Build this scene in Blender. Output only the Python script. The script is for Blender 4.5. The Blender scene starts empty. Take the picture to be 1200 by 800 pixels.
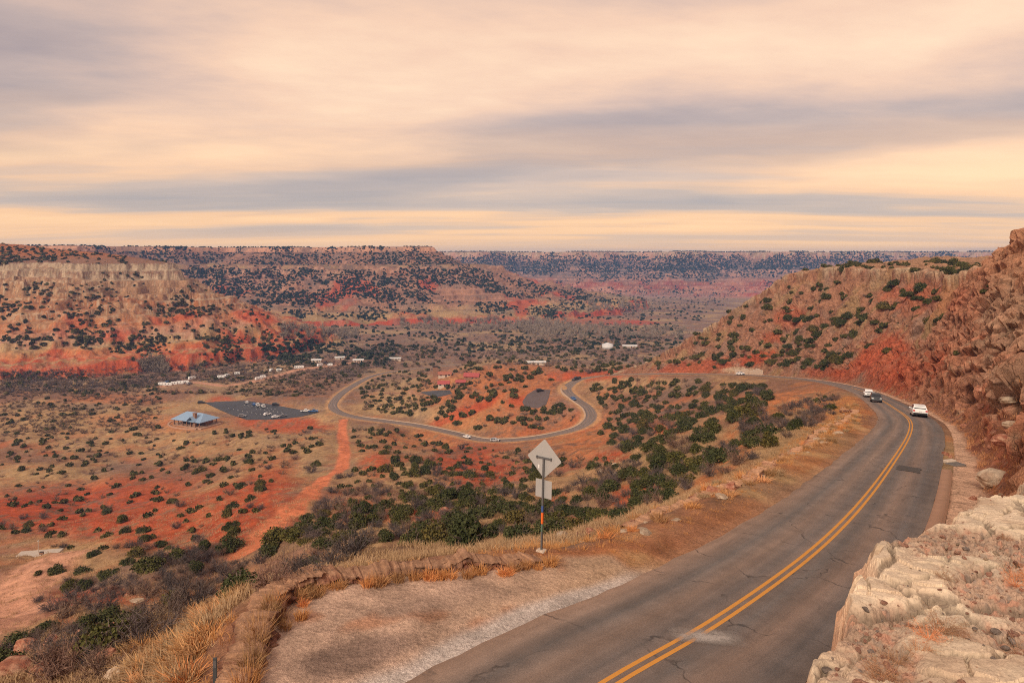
import bpy, bmesh, math, random, time
import numpy as np
from mathutils import Vector, Matrix
from mathutils.bvhtree import BVHTree
T0 = time.time()
rng = np.random.RandomState(7)
random.seed(7)
scene = bpy.context.scene
COL = scene.collection
F = 800.0; CX = 600.0; HY = 300.0          # pinhole: 24 mm lens, eye level at row 300 of 800

# ------------------------------------------------------------------ noise
_perm = np.random.RandomState(3).permutation(256).astype(np.int64)
_perm = np.concatenate([_perm, _perm, _perm])
_ang = np.random.RandomState(4).rand(256)*2*np.pi
_gx, _gy = np.cos(_ang), np.sin(_ang)
_g3 = np.random.RandomState(5).normal(size=(256, 3)); _g3 /= np.linalg.norm(_g3, axis=1)[:, None]
def _fade(t): return t*t*t*(t*(t*6-15)+10)
def pn(x, y, seed=0):
    x = np.asarray(x, float)+seed*17.31; y = np.asarray(y, float)+seed*9.77
    xi = np.floor(x); yi = np.floor(y); xf = x-xi; yf = y-yi
    xi = xi.astype(np.int64) & 255; yi = yi.astype(np.int64) & 255
    u = _fade(xf); v = _fade(yf)
    def g(ix, iy, dx, dy):
        h = _perm[_perm[ix & 255]+(iy & 255)]
        return _gx[h]*dx+_gy[h]*dy
    a = g(xi, yi, xf, yf); b = g(xi+1, yi, xf-1, yf)
    c = g(xi, yi+1, xf, yf-1); d = g(xi+1, yi+1, xf-1, yf-1)
    return ((a+(b-a)*u)+((c+(d-c)*u)-(a+(b-a)*u))*v)*1.5
def pn3(x, y, z, seed=0):
    x = np.asarray(x, float)+seed*17.31; y = np.asarray(y, float)+seed*9.77; z = np.asarray(z, float)+seed*5.13
    xi = np.floor(x); yi = np.floor(y); zi = np.floor(z); xf = x-xi; yf = y-yi; zf = z-zi
    xi = xi.astype(np.int64) & 255; yi = yi.astype(np.int64) & 255; zi = zi.astype(np.int64) & 255
    u = _fade(xf); v = _fade(yf); w = _fade(zf)
    def g(ix, iy, iz, dx, dy, dz):
        h = _perm[_perm[_perm[ix & 255]+(iy & 255)]+(iz & 255)]
        q = _g3[h]
        return q[..., 0]*dx+q[..., 1]*dy+q[..., 2]*dz
    def pl(iz, dz):
        a = g(xi, yi, iz, xf, yf, dz); b = g(xi+1, yi, iz, xf-1, yf, dz)
        c = g(xi, yi+1, iz, xf, yf-1, dz); d = g(xi+1, yi+1, iz, xf-1, yf-1, dz)
        p = a+(b-a)*u; q = c+(d-c)*u
        return p+(q-p)*v
    p = pl(zi, zf); q = pl(zi+1, zf-1)
    return (p+(q-p)*w)*1.5
def fbm(x, y, oc=4, seed=0, gain=.5):
    s = 0; a = 1; n = 0
    for i in range(oc):
        s = s+a*pn(x*2**i, y*2**i, seed+i); n += a; a *= gain
    return s/n
def fbm3(x, y, z, oc=3, seed=0, gain=.5):
    s = 0; a = 1; n = 0
    for i in range(oc):
        s = s+a*pn3(x*2**i, y*2**i, z*2**i, seed+i); n += a; a *= gain
    return s/n
def ridged(x, y, oc=3, seed=0):
    s = 0; a = 1; n = 0
    for i in range(oc):
        s = s+a*(1-2*np.abs(pn(x*2**i, y*2**i, seed+i))); n += a; a *= .5
    return s/n
def _h(*a):
    v = 0
    for i in a: v = _perm[(v+i) & 255]
    return v
_rnd = np.random.RandomState(9).rand(256, 4)
def voro2(x, y, seed=0):
    xi = np.floor(x).astype(np.int64); yi = np.floor(y).astype(np.int64)
    f1 = np.full(np.shape(x), 9.); f2 = f1.copy(); r = np.zeros(np.shape(x))
    for i in (-1, 0, 1):
        for j in (-1, 0, 1):
            h = _h(xi+i+seed, yi+j, seed); q = _rnd[h]
            d = np.hypot(xi+i+q[..., 0]-x, yi+j+q[..., 1]-y)
            c = d < f1; f2 = np.where(c, f1, np.minimum(f2, d)); r = np.where(c, q[..., 3], r); f1 = np.where(c, d, f1)
    return r, f2-f1
def voro3(x, y, z, seed=0):
    xi = np.floor(x).astype(np.int64); yi = np.floor(y).astype(np.int64); zi = np.floor(z).astype(np.int64)
    f1 = np.full(np.shape(x), 9.); f2 = f1.copy(); r = np.zeros(np.shape(x))
    for i in (-1, 0, 1):
        for j in (-1, 0, 1):
            for k in (-1, 0, 1):
                q = _rnd[_h(xi+i+seed, yi+j, zi+k)]
                d = np.sqrt((xi+i+q[..., 0]-x)**2+(yi+j+q[..., 1]-y)**2+(zi+k+q[..., 2]-z)**2)
                c = d < f1; f2 = np.where(c, f1, np.minimum(f2, d)); r = np.where(c, q[..., 3], r); f1 = np.where(c, d, f1)
    return r, f2-f1
def ss(a, b, x):
    t = np.clip((x-a)/(b-a), 0, 1); return t*t*(3-2*t)
def mix(c, col, w):
    w = np.asarray(w)[..., None]
    return c*(1-w)+np.asarray(col)*w

# ------------------------------------------------------------------ objects
def tag(o, label=None, cat=None, group=None, kind=None):
    if label: o['label'] = label
    if cat: o['category'] = cat
    if group: o['group'] = group
    if kind: o['kind'] = kind
    return o
def link(o, parent=None):
    COL.objects.link(o)
    if parent is not None: o.parent = parent
    return o
def empty(name, loc=(0, 0, 0), rz=0):
    o = bpy.data.objects.new(name, None); o.location = loc; o.rotation_euler = (0, 0, rz)
    o.empty_display_size = .3
    return link(o)
def mesh_np(name, V, Q, mat=None, attrs=None, smooth=False, fattr=None):
    V = np.ascontiguousarray(V, np.float32); Q = np.ascontiguousarray(Q, np.int32)
    k = Q.shape[1]
    me = bpy.data.meshes.new(name)
    me.vertices.add(len(V)); me.vertices.foreach_set('co', V.ravel())
    me.loops.add(Q.size); me.loops.foreach_set('vertex_index', Q.ravel())
    me.polygons.add(len(Q)); me.polygons.foreach_set('loop_start', np.arange(0, Q.size, k, dtype=np.int32))
    me.polygons.foreach_set('loop_total', np.full(len(Q), k, np.int32))
    me.polygons.foreach_set('use_smooth', np.full(len(Q), smooth, bool))
    if mat: me.materials.append(mat)
    for n, a in (attrs or {}).items():
        at = me.attributes.new(n, 'FLOAT_COLOR', 'POINT')
        c = np.ones((len(V), 4), np.float32); c[:, :3] = a
        at.data.foreach_set('color', c.ravel())
    for n, a in (fattr or {}).items():
        at = me.attributes.new(n, 'FLOAT', 'POINT'); at.data.foreach_set('value', np.ascontiguousarray(a, np.float32))
    me.update(calc_edges=True)
    return me
def grid_quads(nr, nc):
    i = np.arange(nr-1)[:, None]*nc+np.arange(nc-1)[None, :]
    i = i.ravel()
    return np.stack([i, i+1, i+nc+1, i+nc], 1)
def obj(name, me, parent=None):
    return link(bpy.data.objects.new(name, me), parent)
class MB:
    """collects boxes, prisms and tubes, builds ONE mesh"""
    def __init__(s): s.bm = bmesh.new()
    def box(s, c, d, rot=None, bev=0):
        r = bmesh.ops.create_cube(s.bm, size=1)
        vs = r['verts']
        bmesh.ops.scale(s.bm, vec=d, verts=vs)
        if bev:
            es = list({e for v in vs for e in v.link_edges})
            q = bmesh.ops.bevel(s.bm, geom=es, offset=bev, segments=2, affect='EDGES', profile=.5)
            vs = list({v for f in q['faces'] for v in f.verts} | {v for v in vs if v.is_valid})
        if rot is not None: bmesh.ops.rotate(s.bm, cent=(0, 0, 0), matrix=rot, verts=vs)
        bmesh.ops.translate(s.bm, vec=c, verts=vs)
        return s
    def cyl(s, p, q, r0, r1=None, n=12):
        p = Vector(p); q = Vector(q); d = q-p
        m = Matrix.Translation((p+q)/2) @ d.to_track_quat('Z', 'Y').to_matrix().to_4x4()
        bmesh.ops.create_cone(s.bm, cap_ends=True, segments=n, radius1=r0, radius2=r0 if r1 is None else r1, depth=d.length, matrix=m)
        return s
    def poly(s, pts):
        s.bm.faces.new([s.bm.verts.new(p) for p in pts]); return s
    def prism(s, prof, y0, y1, bev=0):
        """profile in xz, extruded along y"""
        a = [s.bm.verts.new((x, y0, z)) for x, z in prof]; b = [s.bm.verts.new((x, y1, z)) for x, z in prof]
        n = len(prof)
        s.bm.faces.new(a); s.bm.faces.new(b[::-1])
        for i in range(n): s.bm.faces.new([a[i], b[i], b[(i+1) % n], a[(i+1) % n]])
        return s
    def mesh(s, name, mat, smooth=False):
        bmesh.ops.recalc_face_normals(s.bm, faces=s.bm.faces[:])
        me = bpy.data.meshes.new(name); s.bm.to_mesh(me); s.bm.free()
        if mat: me.materials.append(mat)
        if smooth:
            for p in me.polygons: p.use_smooth = True
        return me
    def build(s, name, mat, parent=None, smooth=False): return obj(name, s.mesh(name, mat, smooth), parent)

# ------------------------------------------------------------------ materials
class NT:
    def __init__(s, name):
        s.m = bpy.data.materials.new(name); s.m.use_nodes = True
        s.t = s.m.node_tree; s.n = s.t.nodes; s.b = s.n['Principled BSDF']; s.out = s.n['Material Output']
        s.b.inputs['Roughness'].default_value = .9; s.b.inputs['Specular IOR Level'].default_value = .2
    def a(s, typ, **k):
        nd = s.n.new(typ)
        for i, v in k.items(): setattr(nd, i, v)
        return nd
    def l(s, a, b): s.t.links.new(a, b)
    def noise(s, scale, detail=4, rough=.6, vec=None, dim='3D'):
        nd = s.a('ShaderNodeTexNoise'); nd.inputs['Scale'].default_value = scale; nd.inputs['Detail'].default_value = detail
        nd.inputs['Roughness'].default_value = rough
        if vec is not None: s.l(vec, nd.inputs['Vector'])
        return nd.outputs['Fac']
    def ramp(s, fac, stops):
        nd = s.a('ShaderNodeValToRGB'); el = nd.color_ramp.elements
        while len(el) > 1: el.remove(el[-1])
        for i, (p, c) in enumerate(stops):
            e = el[0] if i == 0 else el.new(p)
            e.position = p; e.color = (*c, 1) if not np.isscalar(c) else (c, c, c, 1)
        s.l(fac, nd.inputs['Fac']); return nd.outputs['Color']
    def mixc(s, a, b, fac, blend='MIX'):
        nd = s.a('ShaderNodeMix', data_type='RGBA', blend_type=blend)
        for v, i in ((a, 6), (b, 7), (fac, 0)):
            if hasattr(v, 'links'): s.l(v, nd.inputs[i])
            elif i == 0: nd.inputs[0].default_value = v
            else: nd.inputs[i].default_value = (*v, 1)
        return nd.outputs[2]
    def math(s, op, a, b=None, clamp=False):
        nd = s.a('ShaderNodeMath', operation=op, use_clamp=clamp)
        for v, i in ((a, 0), (b, 1)):
            if v is None: continue
            if hasattr(v, 'links'): s.l(v, nd.inputs[i])
            else: nd.inputs[i].default_value = v
        return nd.outputs[0]
    def obj(s): return s.a('ShaderNodeTexCoord').outputs['Object']
    def attr(s, n): return s.a('ShaderNodeAttribute', attribute_name=n).outputs
    def bump(s, h, strength=.4, dist=.1):
        nd = s.a('ShaderNodeBump'); nd.inputs['Strength'].default_value = strength; nd.inputs['Distance'].default_value = dist
        s.l(h, nd.inputs['Height']); s.l(nd.outputs['Normal'], s.b.inputs['Normal'])
    def color(s, c):
        if hasattr(c, 'links'): s.l(c, s.b.inputs['Base Color'])
        else: s.b.inputs['Base Color'].default_value = (*c, 1)
def flat(name, c, rough=.6, metal=0, spec=.4, var=.25, scale=6):
    k = NT(name)
    n = k.noise(scale, 4, .6, k.obj())
    k.color(k.mixc([x*(1-var) for x in c], [min(1, x*(1+var)) for x in c], n))
    k.b.inputs['Roughness'].default_value = rough; k.b.inputs['Metallic'].default_value = metal; k.b.inputs['Specular IOR Level'].default_value = spec
    return k.m
def ground_mat(name, fine=(2.5, .35), bumpd=.25, rock=False):
    k = NT(name); o = k.obj(); c = k.attr('Col')['Color']
    n1 = k.noise(.55, 6, .7, o); n2 = k.noise(7, 5, .7, o)
    c = k.mixc(c, k.ramp(n1, [(.3, .62), (.5, 1.0), (.7, 1.32)]), 1.0, 'MULTIPLY')
    c = k.mixc(c, k.ramp(n2, [(.3, .62), (.5, 1.0), (.72, 1.38)]), .8, 'MULTIPLY')
    n3 = k.noise(34, 3, .75, o); c = k.mixc(c, k.ramp(n3, [(.3, .5), (.5, 1.0), (.7, 1.6)]), .75, 'MULTIPLY')
    if rock:
        v = k.a('ShaderNodeTexVoronoi', feature='DISTANCE_TO_EDGE'); v.inputs['Scale'].default_value = .55
        w = k.noise(1.2, 4, .6, o); mp = k.a('ShaderNodeVectorMath', operation='ADD'); k.l(o, mp.inputs[0])
        cmb = k.a('ShaderNodeCombineXYZ'); k.l(w, cmb.inputs[0]); k.l(w, cmb.inputs[1]); k.l(k.math('MULTIPLY', w, 1.4), cmb.inputs[2]); k.l(cmb.outputs[0], mp.inputs[1])
        k.l(mp.outputs[0], v.inputs['Vector'])
        crack = k.ramp(v.outputs['Distance'], [(0, .45), (.05, 1.0)])
        c = k.mixc(c, crack, .75, 'MULTIPLY')
        h = k.math('ADD', k.math('MULTIPLY', n1, 2.5), k.math('ADD', n2, k.math('MULTIPLY', crack, .6)))
    else:
        h = k.math('ADD', k.math('MULTIPLY', n1, 1.5), n2)
    k.color(c); k.bump(h, .6, bumpd); k.b.inputs['Roughness'].default_value = .95; k.b.inputs['Specular IOR Level'].default_value = .1
    return k.m
M_GROUND = ground_mat('ground_soil')
M_ROCK = ground_mat('hillside_rock', bumpd=.5, rock=True)

# ------------------------------------------------------------------ the road's centre line in plan (x, y, z)
RP = [(200,1150,8.9),(500,960,12),(640,850,14.8),(715,800,16.8),(820,740,19.8),(960,640,28.7),(1040,550,48.6),(1067,495,84.5),(1047,477.5,112),(1031,468,140),(1017,461,165),
      (998,454.5,190),(960,446.5,235),(920,442,270),(870,439,305),(810,438,340),(750,438,370),(703,440.5,395),(678,445,398),(664,455,385),(673,466,365),(690,479,346),
      (692,490,335),(680,500,328),(650,508.5,325),(610,514.5,325),(570,515.5,330),(530,507,350),(490,498.5,370),(450,493,382),(420,489,393),(399,483.5,410),(390,476,430),
      (394,467,450),(412,453,495),(438,440,545),(470,434,590),(560,425,700)]
RP = np.array([((px-CX)/F*d, d, -(py-HY)/F*d) for px, py, d in RP])
def catmull(P, step):
    out = []
    P = np.vstack([2*P[0]-P[1], P, 2*P[-1]-P[-2]])
    for i in range(1, len(P)-2):
        p0, p1, p2, p3 = P[i-1:i+3]
        t0 = 0; t1 = t0+np.linalg.norm(p1-p0)**.5; t2 = t1+np.linalg.norm(p2-p1)**.5; t3 = t2+np.linalg.norm(p3-p2)**.5
        n = max(2, int(np.linalg.norm(p2-p1)/step)+1)
        t = np.linspace(t1, t2, n, endpoint=False)[:, None]
        A1 = (t1-t)/(t1-t0)*p0+(t-t0)/(t1-t0)*p1; A2 = (t2-t)/(t2-t1)*p1+(t-t1)/(t2-t1)*p2; A3 = (t3-t)/(t3-t2)*p2+(t-t2)/(t3-t2)*p3
        B1 = (t2-t)/(t2-t0)*A1+(t-t0)/(t2-t0)*A2; B2 = (t3-t)/(t3-t1)*A2+(t-t1)/(t3-t1)*A3
        out.append((t2-t)/(t2-t1)*B1+(t-t1)/(t2-t1)*B2)
    out.append(P[-2:-1])
    return np.vstack(out)
_c = catmull(RP, .5)
_s = np.concatenate([[0], np.cumsum(np.linalg.norm(np.diff(_c[:, :2], axis=0), axis=1))])
RS = np.arange(0, _s[-1], .8)
RC = np.stack([np.interp(RS, _s, _c[:, k]) for k in range(3)], 1)
def smooth1(a, k):
    p = np.pad(a, (k, k), mode='edge'); w = np.hanning(2*k+3)[1:-1]; w /= w.sum()
    return np.convolve(p, w, 'valid')
RC = np.stack([smooth1(RC[:, 0], 3), smooth1(RC[:, 1], 3), smooth1(RC[:, 2], 12)], 1)
RT = np.gradient(RC[:, :2], axis=0); RT /= np.linalg.norm(RT, axis=1)[:, None]
RN = np.stack([RT[:, 1], -RT[:, 0]], 1)                # to the right, uphill side
def road_query(x, y):
    """signed offset (right +), road height, index of the nearest centre point"""
    sh = np.shape(x); x = np.ravel(x); y = np.ravel(y)
    off = np.full(x.shape, 1e3); rz = np.zeros(x.shape); idx = np.zeros(x.shape, int)
    P = RC[::2].astype(np.float32)
    m = np.where((y < 760) & (np.abs(x) < 330))[0]
    for k in range(0, len(m), 40000):
        j = m[k:k+40000]
        d2 = (x[j, None].astype(np.float32)-P[None, :, 0])**2+(y[j, None].astype(np.float32)-P[None, :, 1])**2
        i = np.argmin(d2, 1)*2
        dx = x[j]-RC[i, 0]; dy = y[j]-RC[i, 1]
        al = dx*RT[i, 0]+dy*RT[i, 1]; o = dx*RN[i, 0]+dy*RN[i, 1]
        dist = np.hypot(o, np.clip(np.abs(al)-1.0, 0, None))
        off[j] = np.where(o < 0, -dist, dist)
        fi = np.clip(i+np.clip(al, -1, 1)/.8, 0, len(RC)-1)
        rz[j] = np.interp(fi, np.arange(len(RC)), RC[:, 2]); idx[j] = i
    return off.reshape(sh), rz.reshape(sh), idx.reshape(sh)

def sdf_poly(x, y, P):
    """signed distance to a polygon in plan, inside negative"""
    P = np.asarray(P, float); d = np.full(np.shape(x), 1e18); ins = np.zeros(np.shape(x), bool)
    for i in range(len(P)):
        ax, ay = P[i]; bx, by = P[(i+1) % len(P)]
        ex, ey = bx-ax, by-ay; wx, wy = x-ax, y-ay
        t = np.clip((wx*ex+wy*ey)/(ex*ex+ey*ey), 0, 1)
        d = np.minimum(d, (wx-ex*t)**2+(wy-ey*t)**2)
        c = ((ay <= y) & (by > y)) | ((by <= y) & (ay > y))
        with np.errstate(divide='ignore', invalid='ignore'):
            xin = ax+(y-ay)/(by-ay if by != ay else 1e-9)*ex
        ins ^= c & (x < xin)
    d = np.sqrt(d)
    return np.where(ins, -d, d)
def pxh(px, py, h): d = h*F/(py-HY); return ((px-CX)/F*d, d)
PULL = [pxh(*q) for q in ((560,1000,10.2),(245,860,10.3),(285,800,10.4),(303,740,10.45),(335,705,10.5),(420,681,10.5),(560,657,10.7),(640,648,10.9),(720,648,11.2),(760,670,11.2),(700,800,10.5))]
def pxd(px, d): return ((px-CX)/F*d, d)

# ------------------------------------------------------------------ valley base: smooth surface through surveyed points
CP = []
def cp(px, *rows):
    for d, z in rows: CP.append(((px-CX)/F, math.log(d), z))
def cpp(px, *rows):
    for d, py in rows: CP.append(((px-CX)/F, math.log(d), -(py-HY)/F*d))
cp(-200, (8, -13), (20, -15), (45, -30), (90, -48), (160, -68), (250, -86), (500, -95.5))
cpp(0, (38, 800), (65, 740), (90, 700), (118, 665), (160, 630), (220, 590), (290, 550), (385, 499)); cp(0, (10, -12), (18, -15), (520, -95.5))
cpp(150, (24, 790), (38, 740), (60, 700), (95, 660), (140, 630), (210, 590), (280, 550), (385, 500)); cp(150, (10, -11), (16, -12), (520, -95.5))
cpp(300, (32, 692), (50, 668), (80, 636), (125, 604), (200, 560), (300, 520), (390, 495)); cp(300, (10, -10), (18, -10.6), (22, -11.4), (520, -95.5))
cpp(450, (36, 662), (52, 640), (74, 618), (105, 596), (150, 572), (225, 538), (300, 516), (360, 500)); cp(450, (10, -10), (24, -11.3), (480, -93.5), (560, -95))
cpp(600, (40, 640), (62, 618), (90, 597), (140, 567), (215, 534), (280, 523)); cp(600, (10, -10), (24, -10.9), (620, -95))
cpp(700, (45, 610), (68, 592), (105, 565), (165, 525), (200, 512), (270, 502)); cp(700, (12, -10.4), (26, -11.6), (620, -94.5))
cpp(775, (60, 570), (110, 530), (180, 505), (250, 482), (310, 465))
cpp(850, (42, 572), (60, 548), (90, 522), (135, 500), (180, 482), (250, 457)); cp(850, (20, -11), (30, -12.4), (600, -93))
cpp(930, (75, 505), (110, 487), (150, 472), (190, 460)); cp(930, (30, -12.6), (600, -90))
cp(1050, (10, -10), (20, -11), (60, -18), (120, -28), (200, -40), (350, -68), (600, -90))
cp(1200, (10, -10), (20, -11), (60, -18), (120, -28), (200, -42), (350, -70), (600, -90))
cp(1500, (10, -10), (30, -13), (120, -30), (350, -70), (600, -90))
cpp(600, (350, 490), (440, 440)); cpp(640, (430, 440), (370, 468)); cpp(582, (520, 424)); cpp(540, (430, 450)); cpp(500, (395, 478), (470, 452)); cpp(560, (370, 480)); cpp(620, (560, 428))
for px in (-200, 0, 150, 300, 450, 600, 750, 900, 1050, 1200, 1500):
    cp(px, (800, -100), (1400, -111), (2200, -130), (3500, -160), (6000, -190), (12000, -200))
cp(-200, (640, -97)); cp(150, (640, -97)); cp(300, (640, -97)); cp(450, (640, -97))
for i in range(0, len(RC), 45):
    if RC[i, 1] > 230 and i < len(RC)-60: CP.append((RC[i, 0]/RC[i, 1], math.log(RC[i, 1]), RC[i, 2]))
CP = np.array(CP)
_A = np.stack([CP[:, 0]*1.5, CP[:, 1]], 1)
def _phi(r2): return np.sqrt(r2+.01)
_n = len(_A)
_K = np.zeros((_n+3, _n+3))
_K[:_n, :_n] = _phi(((_A[:, None]-_A[None])**2).sum(-1))-np.eye(_n)*1e-3
_K[:_n, _n:] = np.c_[np.ones(_n), _A]; _K[_n:, :_n] = _K[:_n, _n:].T
_W = np.linalg.solve(_K, np.r_[CP[:, 2], 0, 0, 0])
def base_z(x, y):
    sh = np.shape(x); u = np.ravel(x/y)*1.5; v = np.log(np.ravel(y)); out = np.zeros(u.shape)
    for k in range(0, len(u), 60000):
        a = u[k:k+60000, None]; b = v[k:k+60000, None]
        out[k:k+60000] = _phi((a-_A[:, 0])**2+(b-_A[:, 1])**2) @ _W[:_n]+_W[_n]+_W[_n+1]*a[:, 0]+_W[_n+2]*b[:, 0]
    return out.reshape(sh)

# ------------------------------------------------------------------ mesas: a rim in plan and a profile away from it
MES = [
 dict(rim=[pxd(192,735), pxd(150,715), pxd(100,690), pxd(40,690), pxd(-60,660), (-1200,500), (-1600,1150), pxd(20,1130), pxd(120,960), pxd(196,800)],
      k=[-220,-120,-45,0,2.5,8,11,15,45,78,118,150,163,167], z=[20,13,-1,-8,-14,-16,-22,-24,-46,-58,-74,-87,-89,-97.5], amp=(22,17), sc=(150,40), top=1),
 dict(rim=[pxd(497,1500), pxd(440,1470), pxd(380,1560), pxd(330,1530), pxd(270,1640), pxd(200,1500), pxd(150,1430), pxd(90,1300), pxd(40,1330), pxd(-20,1230), pxd(-150,1150), (-3500,900), (-4500,3400), pxd(100,3300), pxd(330,2500), pxd(470,1700)],
      k=[-800,0,3,9,14,75,100,160,166,195,310,400,446,452], z=[25,20,18,11,8,-22,-25,-30,-37,-47,-80,-97,-101,-113], amp=(50,32), sc=(330,100), top=2),
 dict(rim=[pxd(430,3300), pxd(500,2950), pxd(560,2750), pxd(610,2950), pxd(680,2700), pxd(735,3000), pxd(800,2700), pxd(850,2950), pxd(905,2650), pxd(960,3000), pxd(1020,2750), pxd(1080,2950), pxd(1150,2700), pxd(1250,2900), pxd(1500,2600), (6500,2500), (7000,4700), (-6000,4700)],
      k=[-9000,-1500,0,10,22,105,120,128,215,300,312,420,560,700,780], z=[26,24,17,8,-8,-48,-52,-60,-84,-98,-106,-122,-136,-146,-162], amp=(95,52), sc=(520,170), top=3),
]
for m in MES: m['rim'] = [tuple(p) for p in m['rim']]
def mesa_z(x, y, m, want=False):
    d = sdf_poly(x, y, m['rim'])
    s1, s2 = m['sc']; a1, a2 = m['amp']
    dd = d+a1*fbm(x/s1, y/s1, 3, m['top'])*1.3
    g = ridged(x/s2, y/s2, 3, m['top']+5)
    dd = dd-a2*(g-.2)*ss(0, 4*a2, dd+a2)*1.1+a2*.30*fbm(x/(s2*.22), y/(s2*.22), 3, 46)
    z = np.interp(dd, m['k'], m['z'])
    z = z+fbm(x/(s2*.35), y/(s2*.35), 4, 8)*a2*.22*ss(2, 40, dd)*(1-ss(.85, 1.1, dd/m['k'][-1]))
    z = z-(ridged(x/(s2*.8)+.4*fbm(x/s2, y/s2, 2, 18), y/(s2*.8), 3, 19)-.1)*a2*.32*ss(.5*a2, 3*a2, dd)*(-1)
    st = {1: 6.5, 2: 9.0, 3: 13.0}[m['top']]
    q = z/st+.35*fbm(x/(s2*2.5), y/(s2*2.5), 2, 44)
    fr = q-np.floor(q); zt = z+(ss(.45, .8, fr)-fr)*st
    k = np.clip(.62+.9*fbm(x/(s2*1.4), y/(s2*1.4), 3, 45), .1, 1)*ss(3, 14, dd)*(1-ss(.72, .95, dd/m['k'][-1]))
    kend = m['k'][-1]
    return z+(zt-z)*k-np.clip((dd-kend)*.35, 0, 40), dd
DOMES = [(140,392,645,26,9), (232,388,655,22,8), (60,400,640,25,7), (300,385,690,20,9), (20,385,650,30,8)]
LOTS = []
def terrain(x, y, full=False):
    x = np.asarray(x, float); y = np.asarray(y, float)
    b = base_z(x, y)
    off, rz, idx = road_query(x, y)
    bd = np.minimum(np.abs(off)-5.6, sdf_poly(x, y, PULL))
    # the far loop has narrower shoulders
    far = ss(200, 300, y); bd = bd+far*1.2
    away = ss(1.0, 14.0, bd)
    near = 1-ss(120, 300, y)
    n = fbm(x/60, y/60, 3, 1)*4.5+fbm(x/16, y/16, 4, 2)*1.5*(.5+near)
    gul = ridged(x/42+.3*fbm(x/30, y/30, 2, 12), y/75, 3, 20)
    gm = ss(22, 60, y)*(1-ss(330, 480, y))
    n = n-gm*(gul-.1)*2.6
    hill = np.exp(-(((x+20)/60)**2+((y-450)/70)**2))
    n = n+hill*(ridged(x/26, y/32, 4, 31)-.2)*6.0
    n = n+fbm(x/3.2, y/3.2, 3, 3)*.32*(1-ss(40, 220, y))
    valley = ss(430, 600, y)
    n = n*(1-.6*valley)
    z = b+n*away
    dm = []
    zt = z
    for m in MES:
        zm, dd = mesa_z(x, y, m); dm.append(dd)
        zt = np.maximum(zt, zm)
    for px, py, d, r, h in DOMES:
        cx, cy = pxd(px, d)
        zt = zt+h*np.exp(-((x-cx)**2+(y-cy)**2)/r**2*1.2)*(.8+.5*ridged(x/14, y/14, 2, 40))
    z = zt
    bl = 3.5+8*far
    w = 1-ss(0, 1, np.clip(bd, 0, None)/bl)
    # cut side is carried by the hillside, keep the ground beneath it
    flatz = rz-.10+fbm(x/1.3, y/1.3, 3, 6)*.07*ss(3.6, 5, np.abs(off))+ss(3.6, 5.2, -off)*.15*near
    z = z*(1-w)+flatz*w
    hs = (idx*.8 < HS_END) & (off > 3.9) & (off < 140)
    z = np.where(hs, np.minimum(z, rz-.35-ss(4.5, 9, off)*4), z)
    for P_, co in LOTS:
        sdl = sdf_poly(x, y, P_); z = z+(co[0]*x+co[1]*y+co[2]-.12-z)*(1-ss(1.5, 12, sdl))
    if full: return z, off, idx, bd, dm, b, gul
    return z
i_end = int(np.argmin(np.hypot(RC[:, 0]-RP[17][0], RC[:, 1]-RP[17][1])))
HS_END = RS[i_end]                                     # hillside runs to where the spur dies out

def fit_lot(pts):
    dd = np.geomspace(250, 700, 900); Q = []
    for px, py in pts:
        u = (px-CX)/F; s = -(py-HY)/F; zt = terrain(u*dd, dd); k = int(np.argmax(zt >= s*dd)); Q.append((u*dd[k], dd[k], s*dd[k]))
    Q = np.array(Q); A_ = np.c_[Q[:, :2], np.ones(len(Q))]; co, *_ = np.linalg.lstsq(A_, Q[:, 2], rcond=None)
    P = []
    for px, py in pts:                                   # the corners again, now on the fitted plane
        u = (px-CX)/F; s = -(py-HY)/F; d = co[2]/(s-co[0]*u-co[1]); P.append((u*d, d))
    return P, co
LOTPX = [[(239.6,471.5),(265,470),(290,469.4),(325,475),(356,480.7),(374,483.0),(352,488),(332,490.5),(312,491.4),(290,491.7),(272,486),(259,480.7)],
         [(492,459.5),(508,457.6),(527,457),(530,461),(520,463.5),(510,465.5)],
         [(612,470.5),(618,462),(627,456.5),(645,456.5),(643,466),(640,474),(630,478),(615,476.5)],
         [(203,499),(208,490),(235,485),(257,491),(254,499),(232,503)]]
_l = [fit_lot(p) for p in LOTPX]
for P_, co in _l:
    print('lot', [tuple(round(v) for v in q) for q in P_], co)
LOTS.extend(_l)
HAZE = 1.55e-4; EXPOSURE = 0.88; SKX = 13.7; SKY_ = 6.1; DENOISE = False
# ------------------------------------------------------------------ ground sheet: fine where the photo looks, out to the horizon
RED = np.array((.40, .082, .034)); DRED = np.array((.31, .048, .024)); ORANGE = np.array((.41, .155, .062)); TAN = np.array((.40, .262, .130))
BROWN = np.array((.235, .125, .078)); GREYB = np.array((.185, .142, .115)); CREAM = np.array((.53, .40, .27)); PINK = np.array((.46, .24, .155)); UMBER = np.array((.15, .085, .06))
def blob(px, py, cx, cy, rx, ry, ang=0, n=0):
    c, s = math.cos(math.radians(ang)), math.sin(math.radians(ang))
    dx = px-cx; dy = py-cy
    q = np.sqrt(((dx*c+dy*s)/rx)**2+((-dx*s+dy*c)/ry)**2)+n
    return 1-ss(.55, 1.15, q)
uf = np.linspace(-.86, .86, 1120)
uo = np.geomspace(.88, 4.0, 26)
U = np.concatenate([-uo[::-1], uf, uo])
D = np.concatenate([np.geomspace(5, 60, 330, endpoint=False), np.geomspace(60, 450, 390, endpoint=False), np.geomspace(450, 1900, 520, endpoint=False), np.geomspace(1900, 3600, 260, endpoint=False), np.geomspace(3600, 4500, 30)])
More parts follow.
